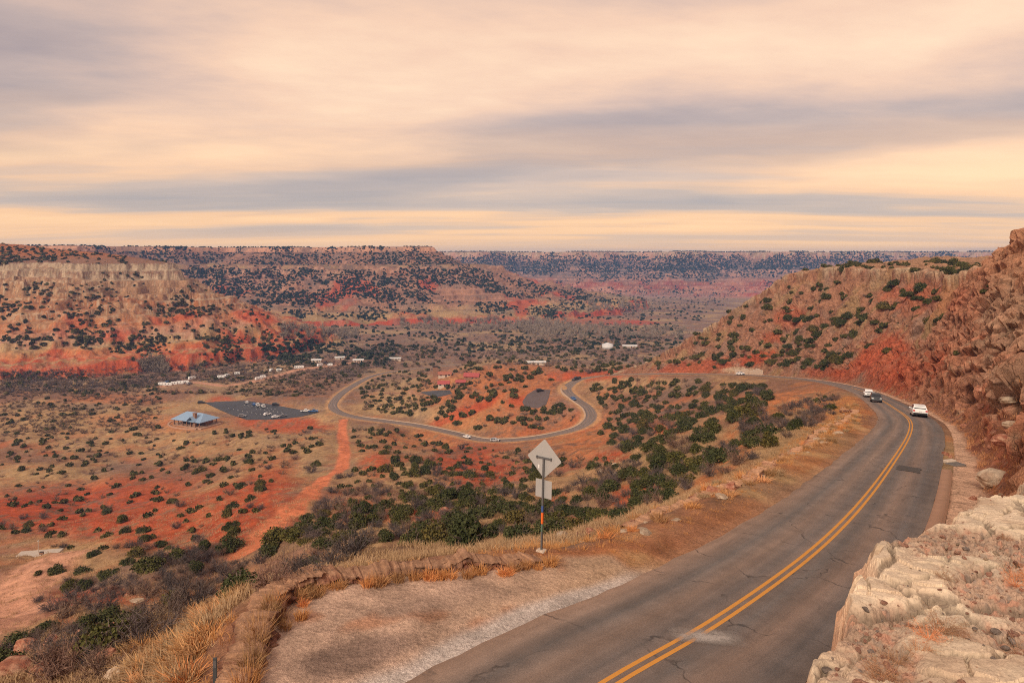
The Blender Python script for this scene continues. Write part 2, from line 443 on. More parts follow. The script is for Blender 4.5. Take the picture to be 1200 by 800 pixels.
GX = U[None, :]*D[:, None]; GY = np.repeat(D[:, None], len(U), 1)
GZ, G_off, G_idx, G_bd, G_dm, G_b, G_gul = terrain(GX, GY, True)
GPX = CX+F*GX/GY; GPY = HY-F*GZ/GY
print('terrain', time.time()-T0)

# painted strips of earth that belong to the ground (tracks), as polylines in plan
def ground_hit_grid():
    S = np.maximum.accumulate(GZ/GY, axis=0)
    return S
SMAX = ground_hit_grid()
LASTIJ = [0, 0]
def hit_ground(px, py):
    u = (px-CX)/F; s = -(py-HY)/F
    j = int(np.clip(np.searchsorted(U, u), 1, len(U)-1)); j = j if U[j]-u < u-U[j-1] else j-1
    i = int(np.searchsorted(SMAX[:, j], s))
    if i >= len(D): return None
    LASTIJ[0] = i; LASTIJ[1] = j
    if i > 0:
        a, b = GZ[i-1, j]/D[i-1], GZ[i, j]/D[i]
        t = 0 if b == a else np.clip((s-a)/(b-a), 0, 1)
        d = D[i-1]+(D[i]-D[i-1])*t
    else: d = D[0]
    return np.array((u*d, d, s*d))
def polyline_dist(x, y, P):
    d = np.full(np.shape(x), 1e18)
    for (ax, ay), (bx, by) in zip(P[:-1], P[1:]):
        ex, ey = bx-ax, by-ay; wx, wy = x-ax, y-ay
        t = np.clip((wx*ex+wy*ey)/(ex*ex+ey*ey+1e-9), 0, 1)
        d = np.minimum(d, (wx-ex*t)**2+(wy-ey*t)**2)
    return np.sqrt(d)
def track(*pts): return [tuple(hit_ground(*p)[:2]) for p in pts]
TR_RED = track((402, 492), (401, 510), (404, 530), (400, 548), (378, 563), (345, 592), (318, 618), (295, 645))
TR_DIRT = track((-30, 745), (10, 700), (40, 668), (62, 655))
TR_CAMP = track((188, 453), (225, 448), (262, 452), (300, 446), (345, 434), (392, 428), (430, 424))
TR_PATH = track((392, 486), (375, 485))
TR_LOT = track((418, 463), (445, 461), (470, 460), (497, 461))
TR_LOT2 = track((645, 464), (658, 460), (664, 456))

xy = (GX, GY)
na = fbm(GX/70, GY/70, 4, 50); nb = fbm(GX/17, GY/17, 4, 51); nc_ = fbm(GX/4.5, GY/4.5, 4, 52); nd = fbm(GX/250, GY/250, 3, 53)
C = np.broadcast_to(BROWN, GX.shape+(3,)).copy()
C = mix(C, TAN, ss(-.15, .35, na+.5*nb)*.85)
C = mix(C, ORANGE, ss(.1, .45, nb-.3*na+.2*nc_)*.55)
C = mix(C, GREYB, ss(.05, .4, fbm(GX/40, GY/40, 3, 54))*.5)
px, py = GPX, GPY
fbmh = fbm(GX/1.6, GY/1.6, 3, 57); nz = .45*na+.45*nb+.35*nc_+.15*fbmh
brk = ss(-.42, .12, .55*nb+.6*nc_+.35*fbmh+.25*fbm(GX/9, GY/30, 3, 58))
def paint(col, cx, cy, rx, ry, ang=0, w=1., nn=1.):
    global C
    m = (np.abs(px-cx) < 1.6*max(rx, ry)) & (np.abs(py-cy) < 1.6*max(rx, ry))
    ww = np.zeros(px.shape); ww[m] = blob(px[m], py[m], cx, cy, rx, ry, ang, nz[m]*nn)
    C = mix(C, col, ww*w*(brk if w < .9 else .35+.65*brk))
valley = ss(420, 560, GY)*(1-ss(3000, 3600, GY))
C = mix(C, GREYB*1.05, valley*.45)
C = mix(C, TAN, valley*ss(.05, .4, na)*.5)
# tan grass flats
for q in ((120,505,150,26), (200,515,160,30), (60,560,80,18), (360,500,60,26), (330,540,70,20), (470,560,70,20,10), (450,620,60,30), (560,600,50,20), (470,478,60,14), (740,450,60,10), (90,640,90,14)):
    paint(TAN*1.0, *q[:4], w=.8)
# red earth
for q in ((130,598,240,38), (40,600,100,25), (200,625,140,26), (300,575,70,30,-35), (290,605,70,26,-20), (345,500,50,9), (440,545,26,20), (260,470,24,10), (330,495,60,8), (555,545,60,30,10)):
    paint(RED*1.0, *q, w=.85)
for q in ((560,488,90,20,-22), (600,470,60,22), (540,455,70,25), (640,505,90,28), (610,445,70,22), (490,515,70,16)):
    paint(ORANGE, *q, w=.75)
for q in ((535,487,55,9,-22), (560,478,40,7,-28), (740,580,48,20,-4), (785,503,26,8), (650,582,24,12), (690,440,50,7), (720,535,30,8), (670,615,30,10), (560,545,30,14), (610,470,24,8), (430,600,50,20), (500,600,30,12)):
    paint(RED*1.05, *q, w=.9)
for q in ((840,562,60,22,-30), (690,515,40,22,-40), (860,535,70,14,-38), (930,470,70,14,-10), (880,495,60,12,-35)):
    paint(ORANGE*1.1, *q, w=.85)
for q in ((100,735,60,16,10), (150,700,50,12), (20,775,50,20), (90,700,60,12)):
    paint(RED*.9, *q, w=.65)
for q in ((215,500,50,9), (160,490,80,8), (130,468,60,7)):
    paint(ORANGE*1.15, *q, w=.7)
# steep gullied faces show more bare earth
dzr = np.gradient(GZ, axis=0)/np.gradient(GY, axis=0)
mid = ss(60, 110, GY)*(1-ss(380, 440, GY))
C = mix(C, RED*.95, mid*ss(.25, .75, G_gul)*.35*ss(-.1, .2, nb))
# mesas
zb = GZ+4*na+1.5*nb
d1, d2, d3 = G_dm
on1 = (d1 < 175)[..., None]; on2 = (d2 < 470)[..., None]; on3 = (d3 < 790)[..., None]
def stops(t, tab):
    xs = [a for a, _ in tab]; cs = np.array([c for _, c in tab])
    return np.stack([np.interp(t, xs, cs[:, i]) for i in range(3)], -1)
nf = fbm(GX/24, GY/24, 4, 60)
c1 = stops(d1+18*nf*ss(12, 40, d1), [(-60, ORANGE*.75), (-25, BROWN), (-3, BROWN), (-1, UMBER*1.3), (0, CREAM*.68), (6, CREAM*.62), (8.5, BROWN*.9), (11, CREAM*.75), (16, np.array((.38,.225,.13))), (40, np.array((.34,.19,.10))), (62, ORANGE*.8), (80, np.array((.33,.19,.10))), (95, ORANGE*.95), (112, PINK*.8), (125, TAN*.9), (138, ORANGE), (147, RED), (152, TAN*.8), (160, RED*.9), (164, RED), (172, TAN*.6)])
st = .5+.5*np.sin(zb*1.9+2*nf); c1 = c1*(1-.28*(st*ss(2, 12, d1)*(1-ss(30, 55, d1)))[..., None])
def bands(c, z, st, w, hi, lo):
    b = np.sin(z*2*np.pi/st+1.2*nf)+.6*np.sin(z*2*np.pi/(st*.37)+.8*nf)
    c = mix(c, hi, ss(.35, 1.1, b)*w); return mix(c, lo, ss(.4, 1.2, -b)*w)
c1 = bands(c1, GZ, 5.2, .75*ss(0, 3, d1)*(1-ss(60, 110, d1))+.3*ss(60, 110, d1), CREAM*.8, BROWN*.95)
c1 = mix(c1, RED, ss(.12, .4, fbm(GX/45, GY/45, 3, 61)+.15*nf)*ss(50, 80, d1)*.75)
C = np.where(on1, mix(C, c1, 1-ss(168, 175, d1)), C)
c2 = stops(d2+20*nf*ss(20, 60, d2), [(-40, UMBER*1.2), (-4, UMBER*1.5), (0, np.array((.50,.27,.16))), (10, np.array((.46,.235,.14))), (15, BROWN*.85), (70, BROWN*1.0), (96, TAN*.85), (112, TAN*.7), (150, BROWN*.9), (161, np.array((.42,.25,.16))), (168, BROWN), (192, PINK*.6), (240, BROWN*1.15), (330, BROWN*1.1), (395, TAN*.85), (436, TAN*.7), (443, DRED*1.1), (452, RED*.9), (470, GREYB)])
c2 = bands(c2, GZ, 8.0, .6*ss(0, 4, d2)*(1-ss(380, 430, d2)), PINK*.95, BROWN*.8)
c2 = mix(c2, RED*.95, ss(.14, .30, fbm(GX/110, GY/110, 3, 62)+.15*nf)*ss(150, 230, d2)*(.85))
c2 = mix(c2, PINK*.85, ss(.2, .5, fbm(GX/60, GY/60, 3, 64))*.4); c2 = mix(c2, GREYB*.9, ss(.0, .4, fbm(GX/50, GY/50, 3, 67))*.5)
C = np.where(on2 & ~on1, mix(C, c2, 1-ss(455, 470, d2)), C)
c3 = stops(d3+50*nf, [(-60, UMBER), (-8, TAN*.7), (4, CREAM*.85), (24, PINK*.9), (70, GREYB*.72), (190, GREYB*.8), (260, PINK*.7), (330, RED*.75), (420, PINK*.72), (520, RED*.8), (620, PINK*.85), (720, TAN*.7), (790, GREYB)])
c3 = bands(c3, GZ, 11.0, .6*ss(0, 10, d3)*(1-ss(600, 760, d3)), PINK*1.1, BROWN*.8)
c3 = mix(c3, PINK*1.05, ss(.05, .35, fbm(GX/170, GY/170, 4, 63))*.6)
C = np.where(on3 & ~on2 & ~on1, mix(C, c3, 1-ss(720, 790, d3)), C)
# far river flats
for q in ((560,372,230,4,1), (700,377,60,4), (700,358,90,4), (640,388,60,3)):
    paint((DRED*1.2 if q[1] in (377,) else TAN*.95), *q, w=.6, nn=.6)
paint(DRED*1.25, 560, 376, 110, 3.2, 1, .9, .5); paint(DRED*1.25, 745, 378, 30, 3.5, 0, .9, .5); paint(GREYB*1.3, 780, 346, 90, 5, 0, .7, .5)
paint(RED, 300, 372, 30, 9, 12, .95, .5); paint(RED*.95, 262, 417, 46, 5, 0, .95, .5); paint(RED*.95, 140, 428, 62, 7, -5, .95, .6); paint(RED*.9, 60, 438, 50, 6, -5, .8, .6); paint(RED, 145, 395, 34, 8, 0, .8)
# verge and pullout
nearm = 1-ss(90, 200, GY)
ver = (1-ss(.2, 2.0, G_bd+1.1*nb))*ss(3.0, 3.6, -G_off)
C = mix(C, mixc if False else ORANGE*.95, ver*nearm*.8*ss(-.5, .3, nb))
C = mix(C, TAN*1.05, ver*nearm*ss(0, .4, nc_)*.7)
pull = 1-ss(-.6, .1, sdf_poly(GX, GY, PULL)+.25*nc_)
gravel = np.array((.50, .345, .255))
C = mix(C, gravel, pull)
C = mix(C, TAN*.95, pull*ss(.05, .45, nb)*.5)
C = mix(C, ORANGE*.95, pull*ss(.15, .4, fbm(GX/2.5, GY/2.5, 3, 66))*.5)
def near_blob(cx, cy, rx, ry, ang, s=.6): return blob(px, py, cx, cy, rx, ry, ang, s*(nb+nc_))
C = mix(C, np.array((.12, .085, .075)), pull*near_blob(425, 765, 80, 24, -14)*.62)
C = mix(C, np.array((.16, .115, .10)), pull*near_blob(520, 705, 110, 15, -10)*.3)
C = mix(C, np.array((.52, .45, .40)), nearm*(1-ss(22.5, 26, GY))*ss(3.2, 3.5, -G_off)*(1-ss(4.0, 4.5, -G_off+.45*nc_+.35*nb)))
edge = nearm*(1-ss(.1, .7, np.abs(-G_off-3.7)))*ss(24, 26, GY)
C = mix(C, np.array((.36, .20, .12)), edge*.5)
# tracks
def lane(P, w, col, k=.9):
    global C
    m = (GY < 700) & (np.abs(GX) < 420)
    dd = np.full(GX.shape, 99.); dd[m] = polyline_dist(GX[m], GY[m], P)
    C = mix(C, col, (1-ss(w*.7, w*1.3, dd+w*.5*nb))*k)
lane(TR_RED, 2.3, np.array((.56,.185,.09)), 1.0); lane(TR_DIRT, 6.5, PINK*1.2); lane(TR_CAMP, 3.6, PINK*1.1); lane(TR_LOT, 2.0, BROWN*1.4); lane(TR_LOT2, 2.2, BROWN*1.3)
fr = (1-ss(3.6, 6.2, np.abs(G_off)+1.2*nb))*ss(200, 300, GY)
C = mix(C, TAN*1.05+np.array((.05, .0, .0)), fr*.8)
C = np.clip(1.1*C*(1+.22*nc_+.14*fbmh)[..., None], .01, .85)
V = np.stack([GX, GY, GZ], -1).reshape(-1, 3)
g = obj('ground', mesh_np('ground', V, grid_quads(len(D), len(U)), M_GROUND, {'Col': C.reshape(-1, 3)}, smooth=True))
tag(g, kind='structure')
print('ground', time.time()-T0)

# ------------------------------------------------------------------ the cut hillside on the right of the road
def st_of(px, d): return RS[int(np.argmin(np.hypot(RC[:, 0]-(px-CX)/F*d, RC[:, 1]-d)))]
KS = [0, st_of(1067, 84.5), st_of(1047, 112), st_of(1031, 140), st_of(1017, 165), st_of(998, 190), st_of(960, 235), st_of(920, 270), st_of(870, 305), st_of(838,325), st_of(810, 340), st_of(780,355), st_of(750, 370), HS_END]
K_SL = [1.75, 1.75, 1.75, 1.7, 1.5, 1.25, 1.12, 1.1, 1.15, 1.15, 1.0, .75, .55, .3]
K_TOP = [4.2, 4.5, 5.2, 3.2, -2.5, -4.5, -5, -5, -5, -9, -23, -42, -53, -71]
ds = []; s = 0
while s < HS_END:
    y = np.interp(s, RS, RC[:, 1]); ds.append(s); s += max(.16, .0034*y)
HSS = np.array(ds); ns = len(HSS)
HT = np.concatenate([np.arange(0, 12, .2), np.arange(12, 34, .33), np.arange(34, 62, .6), np.geomspace(62, 150, 24)]); nt = len(HT)
rc = np.stack([np.interp(HSS, RS, RC[:, k]) for k in range(3)], 1)
sn = np.stack([smooth1(RN[:, k], 14) for k in range(2)], 1); sn /= np.linalg.norm(sn, axis=1)[:, None]
rn = np.stack([np.interp(HSS, RS, sn[:, k]) for k in range(2)], 1); rn /= np.linalg.norm(rn, axis=1)[:, None]
toe = 3.75+.25*pn(HSS/9, HSS*0, 70)
strip = np.interp(HSS, [0, st_of(1040, 48.6), st_of(1067, 84.5), st_of(1047, 112), st_of(998, 190), HS_END], [1.3, 1.9, .7, .8, 1.0, .8])+.35*pn(HSS/7, HSS*0, 71)
S2, T2 = np.meshgrid(HSS, HT, indexing='ij')
slope = np.interp(HSS, KS, K_SL)[:, None]; topz = np.interp(HSS, KS, K_TOP)[:, None]
rz = rc[:, 2][:, None]
tt = T2-strip[:, None]                                  # distance past the sandy strip
cliffy = 1-ss(KS[3], KS[5], HSS)[:, None]               # 1 on the rock cliff, 0 on the bluff
tn = tt+ (2.0*fbm(S2/11, T2/14, 3, 72)+1.0*ridged(S2/4.5, T2/9, 3, 73)-.5)*ss(0, 4, tt)*(.45+.55*cliffy)
butt = (1-ss(0, 1, np.abs(HSS-st_of(1022, 155))/22))[:, None]
tn = tn+butt*2.5*ss(1, 8, tt)
gl = ridged(S2/8.5+.35*fbm(S2/12, T2/12, 2, 77), T2/50, 3, 74)
tn = tn-(1-cliffy)*(gl-.2)*5.5*ss(3, 16, tt)*(1-ss(40, 60, tt))
rise = np.clip(tn, 0, None)*slope
# softer rubble foot, then ledges
foot = ss(0, 3.5, tt)
rise = rise*(.35+.65*foot)
step = 3.4+1.2*pn(S2/60, T2*0, 75)
q = rise/step+.35*fbm(S2/9, T2/9, 2, 76); fr = q-np.floor(q)
terr = (np.floor(q)+ss(.35, .95, fr)-.35*fbm(S2/9, T2/9, 2, 76))*step
ledg = (.62*cliffy+.28*(1-cliffy))*ss(1.0, 5, rise)*np.clip(.75+fbm(S2/14, rise/6, 2, 79), 0, 1)
rise = rise*(1-ledg)+np.clip(terr, 0, None)*ledg
top = topz-rz+1.3*fbm(S2/16, T2/16, 3, 78)
rv = rise-top; rise = rise+(1-cliffy)*3.4*ss(-4.6, -4.1, rv+.8*fbm(S2/5, T2*0, 3, 97))*ss(6, 14, top)
z = np.minimum(rise, top+np.clip(rise-top, 0, None)*.06)
# plateau then a gentle fall at the back so the sheet has no free edge
z = z-np.clip(T2-105, 0, None)*.9-ss(KS[8], KS[11], HSS)[:, None]*np.clip(T2-60, 0, None)*.55
hx = rc[:, 0][:, None]+rn[:, 0][:, None]*(toe[:, None]+T2)
hy = rc[:, 1][:, None]+rn[:, 1][:, None]*(toe[:, None]+T2)
hz = rz-.12+z+.10*fbm(S2/.9, T2/.9, 3, 80)*ss(.3, 1.6, tt)+.02*fbm(S2/2, T2/.9, 3, 80)
P = np.stack([hx, hy, hz], -1)
du = np.gradient(P, axis=0); dv = np.gradient(P, axis=1)
N = np.cross(du, dv); N /= np.linalg.norm(N, axis=2)[..., None]+1e-9
if N[..., 2].mean() < 0: N = -N
amp = cliffy*ss(.3, 4, tt)*(1-.55*ss(0, 6, rise-top))
x, y, zz = hx, hy, hz
wx, wy, wz = fbm3(x/5, y/5, zz/5, 2, 86), fbm3(x/5, y/5, zz/5, 2, 87), fbm3(x/5, y/5, zz/5, 2, 88)
r1, e1 = voro3((x+1.2*wx)/3.6, (y+1.2*wy)/3.6, (zz+.5*wz)/1.9, 1)
r2, e2 = voro3((x+.5*wx)/1.25, (y+.5*wy)/1.25, (zz+.2*wz)/.62, 2)
r3, e3 = voro3(x/.5, y/.5, zz/.28, 3)
crack = np.minimum(ss(0, .10, e1), .35+.65*ss(0, .12, e2))
dsp = amp*(fbm3(x/8, y/8, zz/6, 2, 83)*1.5+(r1-.5)*3.0*np.clip(.7+wx, .3, 1.3)+(r2-.5)*.95+(r3-.5)*.2-(1-ss(0, .14, e1))*.7)
dsp += (1-cliffy)*ss(.5, 5, tt)*(fbm3(x/7, y/7, zz/5, 3, 85)*1.2+(r1-.5)*1.9*ss(-.1, .3, wx)+(r2-.5)*.8*ss(-.2, .3, wy))
P = P+N*dsp[..., None]
HP = P
du = np.gradient(P, axis=0); dv = np.gradient(P, axis=1)
HN = np.cross(du, dv); HN /= np.linalg.norm(HN, axis=2)[..., None]+1e-9
if HN[..., 2].mean() < 0: HN = -HN
hpx = CX+F*P[..., 0]/P[..., 1]; hpy = HY-F*P[..., 2]/P[..., 1]
n4 = fbm3(x/6, y/6, zz/6, 4, 90); n5 = fbm3(x/1.6, y/1.6, zz/1.0, 3, 91); n6 = fbm3(x/22, y/22, zz/9, 3, 92)
h = np.broadcast_to(np.array((.33, .155, .095)), hx.shape+(3,)).copy()
h = mix(h, np.array((.42,.18,.105)), ss(-.1, .4, n4)*.7)
h = mix(h, RED*.75, ss(.05, .4, n6+.3*n5)*(.3+.45*cliffy))
h = mix(h, CREAM*.7, ss(.22, .5, n5+.4*n4)*.6)
band = .5+.5*np.sin((zz+2.5*n6)*1.7)
h = mix(h, BROWN*.8, band*ss(.1, .3, n5)*.5)
h = h*(1+.34*(r1-.5)+.30*(r2-.5))[..., None]
h = mix(h, np.array((.10, .055, .04)), (1-crack)*amp*.6)  # shadow inside the cliff's cracks painted into the rock colour
h = mix(h, np.array((.10, .055, .04)), (1-crack)*(1-cliffy)*ss(0, .3, wx)*.4)  # fainter painted crack shadow on the bluff
upper = ss(-10, 0, zz)*cliffy
h = mix(h, np.array((.42, .215, .125)), upper*.75)
h = mix(h, np.array((.40,.27,.18)), (cliffy*np.ones_like(tt))*blob(hpx, hpy, 1192, 375, 50, 55, 40, .7*n4+.4*n5)*.55)
h = mix(h, np.array((.38,.25,.17)), (cliffy*np.ones_like(tt))*blob(hpx, hpy, 1175, 450, 35, 30, 40, .9*n4+.6*n5)*.5)
bl = 1-cliffy
h = mix(h, np.array((.30, .155, .095)), bl*.7); h = mix(h, GREYB*1.2, bl*ss(.0, .4, fbm(S2/9, T2/9, 4, 96))*.45)
h = mix(h, TAN*.8, bl*ss(.05, .4, fbm(S2/12, T2/12, 3, 93))*.7)
for (cx, cy, rx, ry, a, w) in ((1035,425,40,34,-55,.6), (1060,440,30,24,-50,.55), (885,420,26,10,-20,.8), (903,395,14,9,0,.6), (965,436,30,7,0,.6), (1000,432,40,12,-30,.6), (820,430,60,9,-5,.7), (1085,350,60,22,0,.3), (925,372,20,14,0,.5), (1055,345,30,8,0,.3)):
    h = mix(h, RED*.98, blob(hpx, hpy, cx, cy, rx, ry, a, .7*n4+.35*n5)*w)
h = mix(h, np.array((.40, .09, .045)), blob(hpx, hpy, 1040, 420, 42, 30, -55, .5*n4)*ss(0, .5, pn(S2/1.3, T2/30, 94))*.8)
h = mix(h, CREAM*.85, bl*ss(-1.5, -.2, rise-top)*(1-ss(.8, 2.5, rise-top))*ss(-.3, .2, n4)*.85); h = mix(h, np.array((.20,.085,.055)), bl*ss(-4.2, -3.0, rise-top)*(1-ss(-1.4, -.6, rise-top))*ss(-.2, .1, n5)*.7)       # pale rim rock, and the shade of its underside painted as a dark band
h = mix(h, np.array((.35,.20,.115)), bl*ss(1, 4, rise-top)*.8)
h = mix(h, CREAM*1.0, blob(hpx, hpy, 866, 434, 22, 5, 0, .5*n5)*.8)
sand = (1-ss(-.3, .5, tt+.4*n5))*ss(-.1, .2, T2)
sandw = sand
h = mix(h, ORANGE*.75, ss(-.3, .3, tt)*(1-ss(.6, 2.4, tt+n5))*ss(0, .3, n4)*.6)
h = h*(1+.22*(r2-.5)+.2*(r3-.5))[..., None]
h = np.clip(1.08*h*(1+.25*n5)[..., None], .01, .8)
h = mix(h, np.array((.74, .475, .32))*(1+.12*fbm(S2/2.5, T2/1.2, 3, 95))[..., None], sandw)
hq = grid_quads(ns, nt)
hill = obj('hillside', mesh_np('hillside', P.reshape(-1, 3), hq[:, ::-1], M_ROCK, {'Col': h.reshape(-1, 3)}, smooth=False))
tag(hill, kind='structure')
print('hillside', ns, nt, time.time()-T0)

# ------------------------------------------------------------------ road, markings, kerb
def st_of(px, d): return RS[int(np.argmin(np.hypot(RC[:, 0]-(px-CX)/F*d, RC[:, 1]-d)))]
def strip_mesh(name, s0, s1, offs, zoff, mat, parent=None, sm=True):
    i0, i1 = int(s0/.8), int(min(s1/.8, len(RC)-1))
    c = RC[i0:i1+1]; nn = RN[i0:i1+1]
    offs = np.asarray(offs, float); zo = np.broadcast_to(np.asarray(zoff, float), offs.shape)
    V = np.zeros((len(c), len(offs), 3)); O2 = np.repeat(offs[None], len(c), 0)
    if name in ('road', 'road_shoulder'): O2 = O2*(1-.17*ss(st_of(998, 190), st_of(920, 270), RS[i0:i1+1]))[:, None]
    if name == 'road': O2[:, 0] += .22*fbm(RS[i0:i1+1]/2.2, RS[i0:i1+1]*0, 4, 301); O2[:, -1] += .14*fbm(RS[i0:i1+1]/2.6, RS[i0:i1+1]*0, 4, 302)
    V[..., 0] = c[:, 0][:, None]+nn[:, 0][:, None]*O2; V[..., 1] = c[:, 1][:, None]+nn[:, 1][:, None]*O2
    V[..., 2] = c[:, 2][:, None]+zo
    so = np.repeat(RS[i0:i1+1][:, None], len(offs), 1); oo = np.repeat(offs[None], len(c), 0)
    me = mesh_np(name, V.reshape(-1, 3), grid_quads(len(c), len(offs))[:, ::-1], mat, None, sm, {'so': so.ravel(), 'oo': oo.ravel()})
    return obj(name, me, parent)
k = NT('worn_asphalt'); o = k.obj(); oo = k.attr('oo')['Fac']; so = k.attr('so')['Fac']
n1 = k.noise(.9, 5, .65, o); n2 = k.noise(28, 4, .7, o)
cv = k.a('ShaderNodeCombineXYZ'); k.l(k.math('MULTIPLY', so, .05), cv.inputs[0]); k.l(k.math('MULTIPLY', oo, 1.3), cv.inputs[1])
ns_ = k.noise(1.0, 4, .6, cv.outputs[0])                 # streaks along the lane
base = k.ramp(k.math('MULTIPLY', k.math('ADD', oo, 4), .125), [(.05, (0.278, 0.183, 0.131)), (.13, (0.253, 0.181, 0.141)), (.22, (0.149, 0.130, 0.120)), (.32, (0.246, 0.177, 0.139)), (.42, (0.155, 0.131, 0.120)), (.5, (0.215, 0.159, 0.129)), (.58, (0.147, 0.129, 0.120)), (.68, (0.246, 0.173, 0.135)), (.79, (0.141, 0.123, 0.116)), (.88, (0.165, 0.130, 0.111))])
c = k.mixc(base, k.ramp(ns_, [(.3, .72), (.7, 1.3)]), .9, 'MULTIPLY')
c = k.mixc(c, k.ramp(n1, [(.3, .78), (.7, 1.22)]), .8, 'MULTIPLY')
c = k.mixc(c, k.ramp(n2, [(.3, .6), (.7, 1.45)]), .7, 'MULTIPLY')
n3 = k.noise(85, 3, .8, o)
c = k.mixc(c, k.ramp(n3, [(.28, .45), (.5, 1.0), (.72, 1.65)]), .75, 'MULTIPLY')
vo = k.a('ShaderNodeTexVoronoi', feature='DISTANCE_TO_EDGE'); vo.inputs['Scale'].default_value = .23
wv_ = k.a('ShaderNodeVectorMath', operation='ADD'); cn = k.a('ShaderNodeTexNoise'); cn.inputs['Scale'].default_value = .9; cn.inputs['Detail'].default_value = 6; k.l(o, cn.inputs['Vector'])
k.l(o, wv_.inputs[0]); scl = k.a('ShaderNodeVectorMath', operation='SCALE'); k.l(cn.outputs['Color'], scl.inputs[0]); scl.inputs['Scale'].default_value = 1.6; k.l(scl.outputs[0], wv_.inputs[1]); k.l(wv_.outputs[0], vo.inputs['Vector'])
ck = k.math('MULTIPLY', k.ramp(vo.outputs['Distance'], [(0, 1.0), (.006, .8), (.013, 0.0)]), k.ramp(n1, [(.45, 0.0), (.58, 1.0)]))
c = k.mixc(c, (.035, .03, .028), k.math('MULTIPLY', ck, .75))
n5 = k.noise(.16, 4, .7, o)
c = k.mixc(c, (.23, .165, .13), k.math('MULTIPLY', k.ramp(n5, [(.52, 0.0), (.7, 1.0)]), .45))
k.color(c); k.bump(k.math('ADD', n2, n3), .35, .02); k.b.inputs['Roughness'].default_value = .82; k.b.inputs['Specular IOR Level'].default_value = .35
M_ROAD = k.m
k = NT('yellow_road_paint'); o = k.obj()
n1 = k.noise(9, 5, .7, o); n2 = k.noise(60, 3, .7, o)
c = k.mixc((.62, .27, .05), (.74, .35, .075), n1)
w = k.ramp(k.math('ADD', k.math('MULTIPLY', n1, .5), k.math('MULTIPLY', n2, .5)), [(.34, 0.0), (.42, 1.0)])
c = k.mixc((.14, .10, .08), c, w); k.color(c)
M_YEL = k.m
road = strip_mesh('road', 0, RS[-1], [-3.55, -2.6, -1.7, -.85, 0, .85, 1.7, 2.5, 3.15], [-.06, -.01, .0, .015, .02, .015, .0, -.01, -.03], M_ROAD); tag(road, kind='structure')
for nm, a, b in (('road_marking', -.205, -.075), ('road_marking', .075, .205)):
    tag(strip_mesh(nm, 0, st_of(998, 190), [a, b], .0225, M_YEL), kind='structure')
M_KERB = flat('sandy_concrete', (.40, .235, .155), .9, 0, .2, .3, 1.5)
kb = strip_mesh('road_kerb', 0, st_of(1040, 48.6)+4, [3.16, 3.2, 3.75, 3.95], [-.04, .085, .13, -.3], M_KERB); tag(kb, kind='structure')
M_SHO = flat('pale_shoulder', (.46, .33, .235), .95, 0, .1, .3, .4)
tag(strip_mesh('road_shoulder', st_of(664, 385), st_of(420, 393), [3.0, 3.1, 3.9, 4.4], [.0, .28, .32, -.6], M_SHO), kind='structure')
# the dark rectangular repair and the pale scuff on the lane
M_PATCH = flat('tar_patch', (.082, .073, .068), .8, 0, .3, .35, 5)
def decal(name, s0, s1, o0, o1, mat, ragged=.12, up=.026, nseg=14):
    pts = []
    ss_ = np.linspace(s0, s1, nseg); os_ = np.linspace(o0, o1, 8)
    V = []
    for a in ss_:
        for b in os_:
            aa = a+ragged*pn(b*3, a, 7) if a in (ss_[0], ss_[-1]) else a
            bb = b+ragged*pn(a*2, b, 8) if b in (os_[0], os_[-1]) else b
            i = aa/.8; c = [np.interp(i, np.arange(len(RC)), RC[:, q]) for q in range(3)]; n = [np.interp(i, np.arange(len(RC)), RN[:, q]) for q in range(2)]
            zz = np.interp(bb, [-3.55, -2.6, -1.7, -.85, 0, .85, 1.7, 2.5, 3.15], [-.06, -.01, .0, .015, .02, .015, .0, -.01, -.03])
            V.append((c[0]+n[0]*bb, c[1]+n[1]*bb, c[2]+zz+up))
    return tag(obj(name, mesh_np(name, V, grid_quads(nseg, 8)[:, ::-1], mat)), kind='structure')
def so_of(px, py):
    p = hit_ground(px, py); i = int(np.argmin(np.hypot(RC[:, 0]-p[0], RC[:, 1]-p[1])))
    return RS[i]+np.dot(p[:2]-RC[i, :2], RT[i]), np.dot(p[:2]-RC[i, :2], RN[i])
s_, o_ = so_of(1065, 551)
decal('road_patch', s_-1.3, s_+1.1, o_-.75, o_+.75, M_PATCH)
